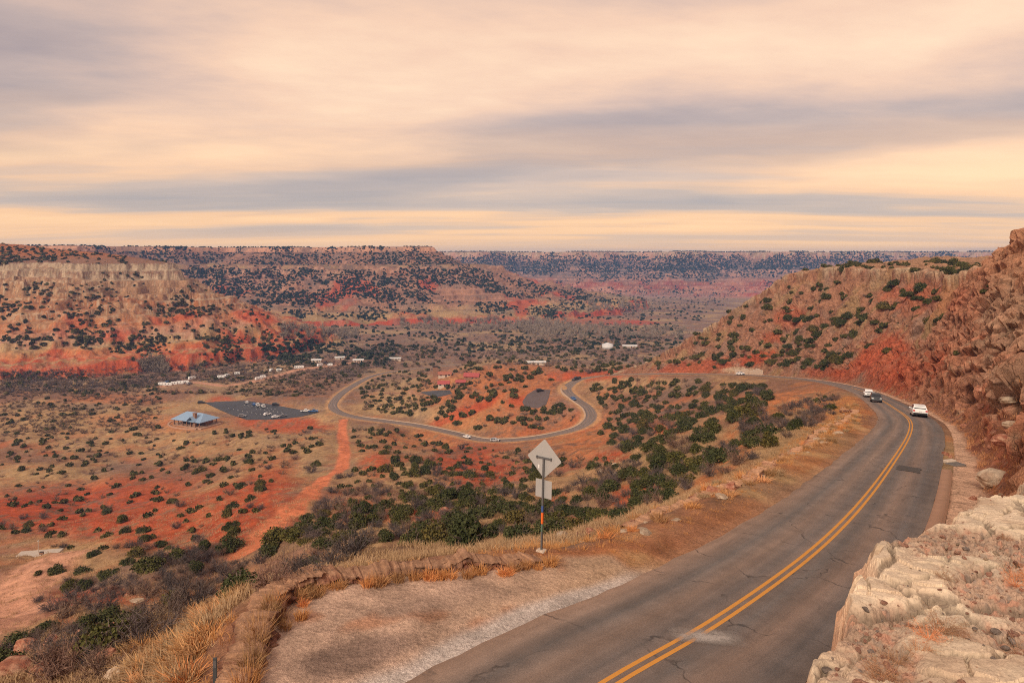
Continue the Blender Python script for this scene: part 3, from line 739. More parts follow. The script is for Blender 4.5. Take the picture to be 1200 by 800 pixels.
# pale scuff: ragged speckled sheet of dried dust
k = NT('pale_dust'); o = k.obj()
n1 = k.noise(1.6, 5, .7, o); n2 = k.noise(34, 3, .7, o)
k.color((.44, .395, .36))
tr = k.a('ShaderNodeBsdfTransparent'); mx = k.a('ShaderNodeMixShader')
at = k.attr('fade')['Fac']
f = k.math('MULTIPLY', at, k.math('MULTIPLY', k.ramp(n1, [(.3, .1), (.6, 1.0)]), k.ramp(n2, [(.3, .35), (.6, 1.0)])), True)
k.l(f, mx.inputs[0]); k.l(tr.outputs[0], mx.inputs[1]); k.l(k.b.outputs[0], mx.inputs[2]); k.l(mx.outputs[0], k.out.inputs['Surface'])
M_DUST = k.m
def dust(P0, P1, w0, w1):
    a = hit_ground(*P0); b = hit_ground(*P1)
    V = []; fd = []
    for t in np.linspace(0, 1, 24):
        for v in np.linspace(-1, 1, 12):
            c = a+(b-a)*t; dv = np.array((-(b-a)[1], (b-a)[0])); dv = dv/np.linalg.norm(dv)*(w0+(w1-w0)*t)*v
            x, y = c[0]+dv[0], c[1]+dv[1]
            of, z, i = road_query(np.array([x]), np.array([y]))
            zz = np.interp(of[0], [-3.55, -2.6, -1.7, -.85, 0, .85, 1.7, 2.5, 3.15], [-.06, -.01, .0, .015, .02, .015, .0, -.01, -.03])
            V.append((x, y, z[0]+zz+.03)); fd.append((1-abs(v)**1.5)*min(1, t*8, (1-t)*3)*1.5)
    tag(obj('road_dust', mesh_np('road_dust', V, grid_quads(24, 12), M_DUST, None, False, {'fade': fd})), kind='structure')
dust((784, 748), (874, 754), .45, .55)
print('road', time.time()-T0)

# ------------------------------------------------------------------ caprock ledge the picture is taken from
LED = [(1.05,2.2),(1.5,3.3),(1.85,4.2),(2.15,4.55),(2.5,5.0),(2.72,5.3),(3.0,5.75),(3.06,5.95),(3.35,6.15),(3.6,6.3),(4.0,6.55),(4.4,6.75),(5.0,7.3),(5.6,7.75),(6.3,8.2),(8,9.2),(12,11),(16,9),(16,-9),(-5,-9),(-5,.4),(-1.5,1.2),(0,1.5)]
lx = np.linspace(-5.5, 16.5, 520); ly = np.linspace(-9.5, 11.5, 500)
lx = np.concatenate([np.linspace(-5.5, .8, 60, endpoint=False), np.linspace(.8, 7.4, 640, endpoint=False), np.linspace(7.4, 16.5, 60)])
ly = np.concatenate([np.linspace(-9.5, 1.8, 60, endpoint=False), np.linspace(1.8, 9.2, 680, endpoint=False), np.linspace(9.2, 11.5, 16)])
LX, LY = np.meshgrid(lx, ly)
sd = sdf_poly(LX, LY, LED)+.16*fbm(LX/.55, LY/.55, 3, 100)+.10*np.round(2*pn(LX/.5, LY/.5, 101))*.5
zt = -np.interp(LY, [-9, 0, 3.5, 8, 12], [1.70, 1.72, 2.45, 2.68, 2.6])+.02*(LX-3)
wlx = fbm(LX/.6, LY/.6, 4, 110); wly = fbm(LX/.6, LY/.6, 4, 111)
k1, q1 = voro2((LX+.30*wlx)/1.05, (LY+.30*wly)/.62, 5)
k2, q2 = voro2((LX+.16*wlx)/.40, (LY+.16*wly)/.27, 6)
lay = fbm(LX/2.2+3, LY/1.5, 2, 102)
lev = np.floor((lay+.5+.42*(k1-.5))*5)/5-.5
crk = np.minimum(ss(.005, .12, q1+.05*fbm(LX/.08, LY/.08, 2, 115))+.5*ss(.2, .4, wlx), .35+.65*ss(.0, .12, q2)+.8*ss(0, .2, wly)).clip(0, 1)
zt = zt+.095*lev+.012*(k2-.5)*ss(-.1, .2, lay)+.007*fbm(LX/.075, LY/.075, 3, 105)+.010*np.round(2.5*pn(LX/.30+wlx, LY/.2+wly, 116))*.5+.010*fbm(LX/.45, LY/.45, 3, 109)-.055*(1-crk)
rub = ss(.02, .28, fbm(LX/1.1, LY/.8, 3, 106)+.25*(1-ss(0, .8, np.abs(sd+.9))))       # rubbly low patches
zt = zt-rub*.07+rub*.05*np.abs(fbm(LX/.07, LY/.07, 3, 107))
drop = ss(-.03, .10, sd)
rec = np.clip(sd, 0, None)
LZ = zt-drop*(.28+.10*pn(LX/.5, LY/.5, 108))-np.clip(rec-.10, 0, None)*7.0
LZ = np.maximum(LZ, -15)
lc = np.broadcast_to(np.array((.66, .53, .39)), LX.shape+(3,)).copy()
ln = fbm(LX/.8, LY/.8, 4, 112)
lc = mix(lc, np.array((.68, .57, .43)), ss(0, .4, ln)); lc = mix(lc, np.array((.50, .36, .25)), ss(.05, .4, -ln)*.7)
lc = mix(lc, np.array((.40, .265, .19)), rub*.85)
lc = mix(lc, np.array((.50, .25, .17)), rub*ss(.1, .4, fbm(LX/.1, LY/.1, 2, 113))*.7); lc = mix(lc, np.array((.24, .19, .16)), rub*ss(.15, .4, fbm(LX/.07, LY/.07, 2, 114))*.7)
lc = mix(lc, np.array((.20, .15, .11)), (1-ss(.1, .75, crk))*.75)
lc = lc*(1+.16*(k1-.5)+.10*(k2-.5))[..., None]
lc = mix(lc, np.array((.52, .32, .215)), drop*.9)
k = NT('pale_caprock'); o = k.obj(); c = k.attr('Col')['Color']
n1 = k.noise(3.5, 6, .7, o); n2 = k.noise(45, 5, .75, o)
c = k.mixc(c, k.ramp(n1, [(.3, .72), (.5, 1.0), (.7, 1.2)]), .9, 'MULTIPLY'); c = k.mixc(c, k.ramp(n2, [(.32, .6), (.48, 1.0), (.72, 1.2)]), .8, 'MULTIPLY')
k.color(c); k.bump(k.math('ADD', k.math('MULTIPLY', n1, .6), n2), .6, .012); M_LEDGE = k.m
Vl = np.stack([LX, LY, LZ], -1).reshape(-1, 3); ql = grid_quads(len(ly), len(lx))
keep = (LZ.reshape(-1)[ql].max(1) > -14.9); ql = ql[keep]
used = np.unique(ql); rem = np.full(len(Vl), -1); rem[used] = np.arange(len(used))
ledge = obj('rock_ledge', mesh_np('rock_ledge', Vl[used], rem[ql], M_LEDGE, {'Col': lc.reshape(-1, 3)[used]}, smooth=False)); tag(ledge, kind='structure')
def ledge_z(x, y):
    j = np.clip(np.searchsorted(lx, x), 0, len(lx)-1); i = np.clip(np.searchsorted(ly, y), 0, len(ly)-1); return LZ[i, j], sd[i, j]
print('ledge', time.time()-T0)

# ------------------------------------------------------------------ what a line of sight meets (only to read places off the photograph)
BV = BVHTree.FromPolygons([tuple(p) for p in HP[::2, ::2].reshape(-1, 3)], [tuple(q) for q in grid_quads(HP[::2, ::2].shape[0], HP[::2, ::2].shape[1]).tolist()])
def hit(px, py, hillside=True):
    g = hit_ground(px, py)
    if hillside and px > 640:
        dr = Vector(((px-CX)/F, 1, -(py-HY)/F)); r = BV.ray_cast(Vector((0, 0, 0)), dr.normalized())
        if r[0] is not None and (g is None or r[0].y < g[1]-.3): return np.array(r[0]), 1
    return (g, 0) if g is not None else (None, -1)
print('bvh', time.time()-T0)
# ------------------------------------------------------------------ plants
def leaf_mat(name, c0, c1, c2, scale=1.6, rough=.8):
    k = NT(name); o = k.obj(); oi = k.a('ShaderNodeObjectInfo').outputs['Random']
    n = k.noise(scale, 3, .6, o); n2 = k.noise(scale*7, 2, .6, o)
    c = k.ramp(k.math('ADD', k.math('MULTIPLY', n, .6), k.math('MULTIPLY', n2, .4)), [(.32, c0), (.5, c1), (.68, c2)])
    c = k.mixc(c, k.ramp(oi, [(0, (.70, .78, .80)), (.5, (1.0, 1.0, 1.0)), (.8, (1.25, 1.15, .9)), (1, (1.6, 1.2, 1.0))]), 1.0, 'MULTIPLY')
    k.color(c); k.b.inputs['Roughness'].default_value = rough; k.b.inputs['Specular IOR Level'].default_value = .15
    return k.m
M_JUN = leaf_mat('juniper_foliage', (.032, .038, .014), (.074, .078, .028), (.145, .132, .05))
M_JUN2 = leaf_mat('juniper_foliage_far', (.028, .035, .015), (.056, .062, .026), (.10, .096, .042), .06)
M_TWIG = leaf_mat('bare_twigs', (.085, .062, .060), (.145, .108, .10), (.22, .165, .145))
M_TWIG2 = leaf_mat('bare_twigs_far', (.10, .075, .07), (.15, .115, .10), (.22, .165, .135), .08)
M_COTT = leaf_mat('pale_bare_branches', (.24, .18, .14), (.33, .25, .19), (.42, .33, .25), .05)
M_DRY = leaf_mat('dry_grass', (.31, .195, .11), (.45, .29, .16), (.57, .40, .24), 3)
M_DRY2 = leaf_mat('orange_grass', (.36, .175, .075), (.47, .25, .115), (.57, .335, .17), 3)
M_WEED = leaf_mat('russet_weed', (.34, .16, .085), (.48, .25, .14), (.58, .36, .22), 8)
M_BARK = flat('juniper_bark', (.14, .105, .085), .95, 0, .1, .4, 4)
def rquads(P, Nn, size, asp=1.0, jit=.5):
    """random little leaf quads at points P facing roughly along Nn"""
    n = len(P)
    nn = Nn+rng.normal(size=(n, 3))*jit; nn /= np.linalg.norm(nn, axis=1)[:, None]
    a = np.cross(nn, rng.normal(size=(n, 3))); a /= np.linalg.norm(a, axis=1)[:, None]
    b = np.cross(nn, a)
    s = (size*(.6+.8*rng.rand(n)))[:, None]
    V = np.stack([P-a*s-b*s*asp, P+a*s-b*s*asp, P+a*s*.7+b*s*asp, P-a*s*.7+b*s*asp], 1).reshape(-1, 3)
    return V, np.arange(4*n).reshape(-1, 4)
def crown_pts(n, nl, flat_=.8, lo=.15):
    """points spread through and over a lumpy crown of radius about 1, standing on z=0"""
    L = []
    ax = .6+.5*rng.rand()
    for i in range(nl):
        a = rng.rand()*6.28; r = .30+.55*rng.rand()**.8
        rad = .20+.26*rng.rand()**1.3
        L.append((r*math.cos(a), r*math.sin(a)*ax, flat_*(.18+.85*rng.rand()*(1.15-r*.8)), rad))
    for i in range(max(2, nl//4)): L.append((.18*rng.normal(), .18*rng.normal(), flat_*(.35+.45*rng.rand()), .34+.14*rng.rand()))
    L = np.array(L); w = L[:, 3]**2; w /= w.sum()
    j = rng.choice(len(L), n, p=w); d = rng.normal(size=(n, 3)); d /= np.linalg.norm(d, axis=1)[:, None]
    rr = L[j, 3]*(1.12-.6*rng.rand(n)**1.5)*(1+.35*pn3(d[:, 0]*2.4+j*1.7, d[:, 1]*2.4, d[:, 2]*2.4, 3))
    P = L[j, :3]+d*rr[:, None]*np.array((1, 1, .9))
    P[:, 2] = np.where(P[:, 2] < lo*.2, rng.rand(n)*.45*flat_+.02, P[:, 2])
    return P, d
def juniper_vq(n, nl, leaf, fl=.8):
    P, d = crown_pts(n, nl, fl); return rquads(P, d+np.array((0, 0, .3)), leaf, 1.0, .8)
def twig_vq(nstem, nsub, w0=.022, spread=1.0, hgt=1.0):
    """bare bush: forked strips from a few stems"""
    V = []; Q = []
    def strip(p, q, a, b):
        d = q-p; s = np.cross(d, rng.normal(size=3)); s /= np.linalg.norm(s)+1e-9
        i = len(V); V.extend([p-s*a, p+s*a, q+s*b, q-s*b]); Q.append((i, i+1, i+2, i+3))
    for i in range(nstem):
        a = rng.rand()*6.28; lean = (.25+.75*rng.rand())*spread
        p = np.array((math.cos(a), math.sin(a), 0))*.12*rng.rand()
        dr = np.array((math.cos(a)*lean, math.sin(a)*lean, hgt*(.6+.5*rng.rand()))); dr = dr/np.linalg.norm(dr)
        L = .75+.4*rng.rand(); mid = p+dr*L*.5+rng.normal(size=3)*.06; end = p+dr*L+rng.normal(size=3)*.1
        strip(p, mid, w0*1.5, w0); strip(mid, end, w0, w0*.5)
        for j in range(nsub):
            t = .25+.75*rng.rand(); q = (p+(mid-p)*t*2) if t < .5 else (mid+(end-mid)*(t*2-1))
            e = q+(dr*.45+rng.normal(size=3)*.55)*(.25+.3*rng.rand()); e[2] = max(e[2], .03)
            strip(q, e, w0*.6, w0*.25)
            for _ in range(3):
                tt = .3+.7*rng.rand(); q2 = q+(e-q)*tt; e2 = q2+(dr*.3+rng.normal(size=3)*.6)*(.1+.16*rng.rand()); e2[2] = max(e2[2], .03)
                strip(q2, e2, w0*.4, w0*.2)
    return np.array(V), np.array(Q)
def grass_vq(n, h=1.0, sp=.35, w=.016, lean=.45):
    a = rng.rand(n)*6.28; r = sp*rng.rand(n)**.7; b = np.stack([r*np.cos(a), r*np.sin(a), np.zeros(n)], 1)
    aa = a+rng.normal(size=n)*.9; ln = lean*rng.rand(n); hh = h*(.45+.55*rng.rand(n))
    d = np.stack([np.cos(aa)*ln, np.sin(aa)*ln, np.ones(n)], 1); d /= np.linalg.norm(d, axis=1)[:, None]
    m = b+d*hh[:, None]*.55; t = m+(d+np.stack([np.cos(aa)*ln, np.sin(aa)*ln, -ln*.6], 1))*hh[:, None]*.45
    s = np.stack([-np.sin(aa+rng.rand(n)*3), np.cos(aa+rng.rand(n)*3), np.zeros(n)], 1)*w
    V = np.stack([b-s, b+s, m+s*.8, m-s*.8, t+s*.15, t-s*.15], 1).reshape(-1, 3)
    i = np.arange(n)[:, None]*6
    return V, np.concatenate([i+np.array((0, 1, 2, 3)), i+np.array((3, 2, 4, 5))])
def merge(variants, pos, scl, rot=None):
    Vs = []; Qs = []; off = 0
    vi = rng.randint(len(variants), size=len(pos))
    rot = rng.rand(len(pos))*6.28 if rot is None else rot
    for k, (v, q) in enumerate(variants):
        m = np.where(vi == k)[0]
        if not len(m): continue
        c, s = np.cos(rot[m])[:, None], np.sin(rot[m])[:, None]
        S = scl[m]; S = S[:, None, :] if S.ndim == 2 else S[:, None, None]
        P = np.stack([v[None, :, 0]*c-v[None, :, 1]*s, v[None, :, 0]*s+v[None, :, 1]*c, np.repeat(v[None, :, 2], len(m), 0)], -1)*S+pos[m][:, None, :]
        Vs.append(P.reshape(-1, 3)); Qs.append((q[None]+(np.arange(len(m))*len(v))[:, None, None]+off).reshape(-1, q.shape[1])); off += len(m)*len(v)
    return np.concatenate(Vs), np.concatenate(Qs)
def inpoly(p, P):
    x, y = p; c = False; n = len(P)
    for i in range(n):
        (ax, ay), (bx, by) = P[i], P[(i+1) % n]
        if (ay > y) != (by > y) and x < (bx-ax)*(y-ay)/(by-ay)+ax: c = not c
    return c
def quad(a, b, c, d): return [(a, b), (c, b), (c, d), (a, d)]
# areas kept clear of bushes: the lots, the pavilion, buildings, picnic pad (px, py, rx, ry)
CLEAR = [(308, 481, 66, 13), (230, 492, 44, 15), (511, 461, 20, 6), (629, 467, 20, 14), (40, 650, 34, 14), (228, 455, 42, 5), (530, 444, 30, 8), (524, 432, 8, 8)]
TRK = [(TR_RED, 3.4), (TR_DIRT, 7), (TR_CAMP, 5), (TR_LOT, 2.5)]
REG = [  # phrase, polygon in the photograph, junipers, bare bushes, sizes, clumping threshold
 ('on the open red flat left of the red track', [(0,556),(335,556),(300,610),(275,650),(180,645),(60,630),(0,625)], 85, 40, (1.8,3.7), (1.8,3.0), -.6),
 ('on the tan grass below the blue-roofed pavilion', [(0,505),(190,508),(300,503),(380,500),(372,556),(0,556)], 120, 90, (1.9,4.2), (2.2,3.8), -.35),
 ('beside the grey thicket left of the pavilion', [(0,460),(190,462),(186,505),(0,512)], 60, 240, (2.5,4.5), (3,5), -.3),
 ('between the red track and the lower road', [(408,500),(500,508),(560,522),(560,560),(410,556)], 62, 30, (2.2,4.6), (2,4), -.35),
 ('on the slope right of the red track', [(400,556),(560,556),(600,600),(440,640),(310,640),(345,596)], 60, 70, (1.6,3.4), (1.6,3.0), -.3),
 ('in the dark belt below the road sign', [(560,525),(640,530),(735,540),(700,620),(640,632),(520,640),(440,640),(500,600),(560,570)], 58, 80, (1.6,3.6), (1.6,3.0), -.3),
 ('on the near slope under the roadside verge', [(700,545),(860,520),(905,500),(900,530),(760,598),(690,615)], 34, 75, (2.0,3.2), (1.4,2.6), -.35),
 ('in the dense dark grove inside the road loop', [(690,448),(760,444),(900,452),(898,482),(830,515),(760,545),(700,520),(710,490)], 130, 45, (3.0,5.6), (2.5,4), -.45),
 ('on the red hill between the two road bends', [(480,470),(560,428),(650,432),(665,465),(676,492),(630,505),(560,503),(505,492)], 85, 24, (3.2,6.0), (2.5,4), -.2),
 ('beside the lower road left of the red hill', [(420,440),(560,425),(560,455),(500,470),(480,490),(425,480)], 100, 70, (3,5), (3,5), -.25),
 ('in the brushy valley floor behind the pavilion', [(0,436),(180,440),(330,424),(440,424),(400,462),(330,466),(240,462),(0,462)], 170, 420, (3.0,5.5), (3.5,6), -.4),
 ('on the flats beyond the red hill', [(440,405),(800,395),(800,430),(700,442),(600,424),(450,438)], 230, 210, (3.5,6.0), (3.5,6), -.3),
 ('on the brown slope at the near left', [(60,690),(60,640),(170,640),(300,650),(440,640),(420,660),(330,690),(270,700),(200,750),(110,800),(0,800),(0,740)], 16, 75, (1.8,2.8), (1.3,2.6), -.25),
 ('in the gully beside the upper road', [(870,500),(960,462),(1000,462),(985,482),(905,522),(860,535)], 8, 70, (1.6,2.8), (1.4,2.6), -.5),
]
J = []; MQ = []                                           # (pos, size, px size, phrase)
def try_add(lst, px, py, size, phrase, occ, sep, force=False):
    p, k = hit(px, py)
    if p is None or k == 1 or p[1] > 1300: return False
    pxs = F*size/p[1]
    for ox, oy, orad in occ:
        if abs(ox-px) < 40 and (ox-px)**2+((oy-py)*1.7)**2 < (sep*.5*(pxs+orad))**2: return False
    if not force:
        for cx, cy, rx, ry in CLEAR:
            if ((px-cx)/rx)**2+((py-cy)/ry)**2 < 1: return False
        of, rz, ii = road_query(np.array([p[0]]), np.array([p[1]]))
        if abs(of[0]) < (6.2+size*.5 if p[1] > 200 else 8.0): return False
        if p[1] < 60 and sdf_poly(np.array([p[0]]), np.array([p[1]]), PULL)[0] < 2.2: return False
        for tp, tw in TRK:
            if polyline_dist(np.array([p[0]]), np.array([p[1]]), tp)[0] < tw+size*.3: return False
    occ.append((px, py, pxs)); lst.append((p, size, pxs, phrase)); return True
occ = []
for (px, py, sz) in ((160,651,3.2),(172,668,3.6),(66,670,2.8),(97,672,3.0),(150,660,2.0),(110,650,2.2),(268,643,3.4),(83,690,2.4),(45,672,1.6),(208,652,2.2),(240,642,2.0),(325,637,3.4),(345,628,3.0),(378,640,2.2),(315,648,2.4),
                     (484,640,3.0),(510,632,3.2),(548,640,2.6),(470,648,2.0),(540,618,3.4),(560,606,3.0),(590,600,3.2),(575,628,2.6),(608,628,2.6),(650,612,2.4),(705,585,2.4)):
    try_add(J, px, py, sz, 'on the brown slope at the near left' if px < 310 else ('on the slope right of the red track' if px < 440 else 'in the dark belt below the road sign'), occ, .5, True)
for (px, py, sz) in ((60,715,2.6),(80,722,2.4),(95,708,2.2),(45,705,1.8),(135,682,2.0),(85,700,2.4),(70,740,2.0),(225,712,2.0),(200,722,1.8),(180,738,1.7),(120,700,1.6),(330,680,1.6),(345,672,1.7),(355,682,1.3),(320,690,1.4),(390,660,1.4),(85,760,1.5),(70,770,1.3),(50,780,1.2),(230,690,1.8),(255,668,2.2),(285,665,2.0)):
    try_add(MQ, px, py, sz, 'on the brown slope at the near left' if px < 300 else 'just behind the pullout wall', occ, .35, True)
for phrase, poly, nj, nm, sj, sm, thr in REG:
    xs = [p[0] for p in poly]; ys = [p[1] for p in poly]
    for lst, n, sz, sep in ((J, nj, sj, .62), (MQ, nm, sm, .55)):
        c = 0; tries = 0
        while c < n and tries < n*14:
            tries += 1
            px = xs[0]+(max(xs)-min(xs))*rng.rand()+min(xs)-xs[0]; py = min(ys)+(max(ys)-min(ys))*rng.rand()
            if not inpoly((px, py), poly): continue
            # clumping over the ground, in coordinates of the place
            g = hit_ground(px, py)
            if g is None: continue
            cl = fbm(np.array([g[0]/28]), np.array([g[1]/28]), 2, 120 if lst is J else 124)[0]
            if cl+.35*rng.rand() < thr+.18: continue
            size = sz[0]+(sz[1]-sz[0])*rng.rand()**1.4
            if try_add(lst, px, py, size, phrase, occ, sep): c += 1
print('scatter', len(J), len(MQ), time.time()-T0)
# bushes on the cut hillside
HF = HN[..., 0]*-HP[..., 0]+HN[..., 1]*-HP[..., 1]+HN[..., 2]*-HP[..., 2]
def hill_scatter(n, lst, dens, sizes, phrase_fn, sep=.55):
    c = 0; tr = 0
    while c < n and tr < 60*n:
        tr += 1
        i = rng.randint(ns); j = rng.randint(nt)
        if HF[i, j] <= 0 or tt[i, j] < 2.5: continue
        p = HP[i, j]; a, b = hpx[i, j], hpy[i, j]
        if not (690 < a < 1215): continue
        if rng.rand() > dens(a, b, p, i, j): continue
        sz = sizes[0]+(sizes[1]-sizes[0])*rng.rand()**1.5; pxs = F*sz/p[1]
        if any(abs(ox-a) < 40 and (ox-a)**2+((oy-b)*1.3)**2 < (sep*.5*(pxs+o))**2 for ox, oy, o in occ): continue
        occ.append((a, b, pxs)); lst.append((p.copy(), sz, pxs, phrase_fn(a, b))); c += 1
def hd(a, b, p, i, j):
    if cliffy[i, 0] > .5: return .004
    v = .10
    for cx, cy, rx, ry, w in ((960,390,90,40,.9), (900,380,70,40,.9), (990,350,60,20,.6), (930,420,60,22,.9), (860,390,50,30,1), (800,412,70,18,1), (1080,350,20,12,.4), (960,340,80,20,.4), (1040,312,110,6,1.4), (930,315,60,8,1)):
        v += w*math.exp(-((a-cx)/rx)**2-((b-cy)/ry)**2)
    if 1000 < a < 1085 and 385 < b < 450: v *= .06
    return min(1, v)
hph = lambda a, b: 'on the flat top of the right bluff' if b < 322 and a > 900 else ('low on the left spur of the bluff' if a < 850 else 'on the red bluff above the road')
hill_scatter(190, J, hd, (2.6, 5.8), hph)
hill_scatter(75, MQ, hd, (1.4, 2.8), hph)
rimv = np.argwhere((rise-top > 1.0) & (rise-top < 14) & (HSS[:, None] > st_of(1017, 165)) & (HSS[:, None] < st_of(860, 311)) & (hpx > 880) & (hpx < 1165))
for q in rimv[rng.randint(len(rimv), size=400)]:
    if sum(1 for e in J if e[3].startswith('along the rim')) >= 58: break
    p = HP[q[0], q[1]]; a, b = hpx[q[0], q[1]], hpy[q[0], q[1]]; sz = 2.0+2.6*rng.rand()**1.5; pxs = F*sz/p[1]
    if any(abs(ox-a) < pxs*.45 and abs(oy-b) < 5 for ox, oy, o in occ): continue
    occ.append((a, b, pxs)); J.append((p.copy(), sz, pxs, 'along the rim of the right bluff'))
for (a, b, sz) in ((1098,352,3.2),(1078,342,5.5),(1076,351,3.6),(1087,355,3.4),(1153,343,1.7),(1160,336,1.3),(1120,415,1.6),(1048,362,3.5),(968,350,5),(994,372,5),(980,382,4.6),(952,388,5),(938,398,5)):
    p, kk = hit(a, b)
    if p is not None: J.append((p, sz, F*sz/p[1], 'on the red bluff above the road' if a < 1100 else 'on a shelf of the red cliff'))
JV = [juniper_vq(3000, 13, .046, f) for f in (.72, .85, .95, .78, .66, .88)]
JM = [mesh_np('juniper_crown', v, q, M_JUN) for v, q in JV]
JS = [juniper_vq(260, 9, .15, f) for f in (.72, .9, .8)]
JT = [juniper_vq(46, 4, .36, f) for f in (.7, .9, .8)]
JXS = [juniper_vq(18, 3, .52, f) for f in (.7, .85)]
def trunk_mesh():
    m = MB()
    for i in range(3):
        a = rng.rand()*6.28; q = Vector((math.cos(a)*.25, math.sin(a)*.25, .55)); r = Vector((math.cos(a)*.45, math.sin(a)*.4, .85))
        m.cyl((0.03*i, 0, -.15), q, .085, .06, 7); m.cyl(q, r, .06, .03, 6)
    for i in range(9):                                     # dead grey branches that stick out of the crown
        a = rng.rand()*6.28; z = .25+.6*rng.rand(); q = Vector((math.cos(a)*1.02, math.sin(a)*1.0, z+.25*rng.rand()))
        m.cyl((math.cos(a)*.2, math.sin(a)*.2, z*.6), q, .028, .008, 5)
        for _ in range(2): t_ = q*(.75+.2*rng.rand()); m.cyl(t_, t_+Vector(rng.normal(size=3)*.13), .012, .005, 4)
    return m.mesh('trunk', M_BARK)
TM = [trunk_mesh() for _ in range(3)]
MV = [twig_vq(24, 11, .024, 1.0, .75) for _ in range(5)]
MM = [mesh_np('bare_bush', v, q, M_TWIG) for v, q in MV]
MS = [twig_vq(12, 6, .045, 1.0, .75) for _ in range(3)]
MXS = [twig_vq(6, 2, .07, 1.0, .8) for _ in range(3)]
def sizeword(px, lst):
    return 'large' if px > np.percentile(lst, 66) else ('small' if px < np.percentile(lst, 33) else 'middling')
def individuals(L, kind, name, limit):
    L.sort(key=lambda e: -e[2])
    ind, rest = L[:limit], L[limit:]
    by = {}
    for e in ind: by.setdefault(e[3], []).append(e[1])
    for e in ind:
        p, size, pxs, phrase = e
        sw = sizeword(size, by[phrase])
        vi = rng.randint(len(JM if kind == 'j' else MM)); rz_ = rng.rand()*6.28
        sc = size*.5*(.92+.16*rng.rand())
        if kind == 'j':
            shape = 'rounded' if vi in (0, 2, 3) else 'spreading'
            lab = f'{sw} {shape} dark green juniper {phrase}'; grp = f'{sw} {shape} junipers {phrase}'
            if pxs > 13:
                r = empty('juniper', (p[0], p[1], p[2]-.08*sc), rz_)
                obj('crown', JM[vi], r); obj('trunk', TM[vi % 3], r)
            else:
                r = obj('juniper', JM[vi]); r.location = (p[0], p[1], p[2]-.08*sc); r.rotation_euler = (0, 0, rz_)
            r.scale = (sc, sc*(.85+.3*rng.rand()), sc*(.85+.35*rng.rand()))
            tag(r, lab, 'juniper', grp)
        else:
            shape = 'leaning' if vi in (0, 1) else 'twiggy'
            lab = f'{sw} {shape} grey leafless bush {phrase}'; grp = f'{sw} {shape} leafless bushes {phrase}'
            r = obj('bare_bush', MM[vi]); r.location = (p[0], p[1], p[2]-.05); r.rotation_euler = (0, 0, rz_)
            sc *= 1.05; r.scale = (sc, sc, sc*(.8+.4*rng.rand())); tag(r, lab, 'bush', grp)
    return rest
restJ = individuals(J, 'j', 'juniper', 300)
restM = individuals(MQ, 'm', 'bare_bush', 290)
# ---- what nobody could count: the far scrub on valley floor, mesas and rims
def far_points(polys, n, thr, seed, scale=60, dmin=0, dmax=1e9, mesa=None):
    out = []
    for poly, m in polys:
        xs = [p[0] for p in poly]; ys = [p[1] for p in poly]
        c = 0; tr = 0
        while c < m and tr < m*8:
            tr += 1
            a = min(xs)+(max(xs)-min(xs))*rng.rand(); b = min(ys)+(max(ys)-min(ys))*rng.rand()
            if not inpoly((a, b), poly): continue
            g = hit_ground(a, b)
            if g is None or not dmin < g[1] < dmax: continue
            if g[1] < 700:
                of, _, _ = road_query(np.array([g[0]]), np.array([g[1]]))
                if abs(of[0]) < 8: continue
                if any(((a-cx)/rx)**2+((b-cy)/ry)**2 < 1.1 for cx, cy, rx, ry in CLEAR): continue
                if polyline_dist(np.array([g[0]]), np.array([g[1]]), TR_CAMP)[0] < 5: continue
            v = fbm(np.array([g[0]/scale]), np.array([g[1]/scale]), 3, seed)[0]
            if mesa is not None: v += float(np.interp(G_dm[mesa[0]][LASTIJ[0]-1, LASTIJ[1]], mesa[1], mesa[2]))
            if v+.11*rng.normal() < thr: continue
            out.append(g); c += 1
    return np.array(out)
def put(name, variants, mat, P, lo, hi, zs=1.0, label=None):
    s = (lo+(hi-lo)*rng.rand(len(P))**1.6)*.5
    Vv, Qq = merge(variants, P-np.array((0, 0, .1)), np.stack([s*(.85+.4*rng.rand(len(s))), s*(.85+.4*rng.rand(len(s))), s*zs*(.8+.4*rng.rand(len(s)))], 1))
    return tag(obj(name, mesh_np(name, Vv, Qq, mat)), kind='stuff')
A = np.array([e[0] for e in restJ]); As = np.array([e[1] for e in restJ])*.5
Vv, Qq = merge(JS, A-np.array((0, 0, .15)), As); tag(obj('juniper_scrub', mesh_np('juniper_scrub', Vv, Qq, M_JUN2)), kind='stuff')
A = np.array([e[0] for e in restM]); As = np.array([e[1] for e in restM])*.52
Vv, Qq = merge(MS, A-np.array((0, 0, .1)), As); tag(obj('leafless_scrub', mesh_np('leafless_scrub', Vv, Qq, M_TWIG2)), kind='stuff')
P1 = far_points([([(0,300),(60,305),(185,312),(330,378),(330,410),(0,440)], 420), ([(0,395),(330,395),(330,425),(0,445)], 260), ([(0,330),(60,330),(60,360),(0,370)], 60), ([(0,280),(150,284),(150,310),(0,312)], 170), ([(160,345),(260,345),(260,372),(150,372)], 90)], 0, .06, 130, 45, 560, 1100, (0, [-200, -20, 0, 3, 14, 45, 70, 90, 150, 165], [.28, .2, -.4, -.4, -.25, -.1, .2, .12, .05, -.3]))
P2 = far_points([([(0,282),(505,288),(560,315),(720,352),(720,372),(330,385),(260,350),(190,312),(0,305)], 5200), ([(180,312),(420,305),(480,335),(330,365),(250,345)], 700), ([(0,281),(500,286),(500,292),(0,292)], 500), ([(480,300),(700,345),(700,362),(520,340)], 380)], 0, .06, 131, 85, 900, 2600, (1, [-60, -20, 0, 12, 18, 60, 85, 105, 155, 168, 230, 300, 400, 440], [.35, .5, -.12, -.05, .28, .28, -.15, -.25, -.15, .25, .2, .02, -.05, -.3]))
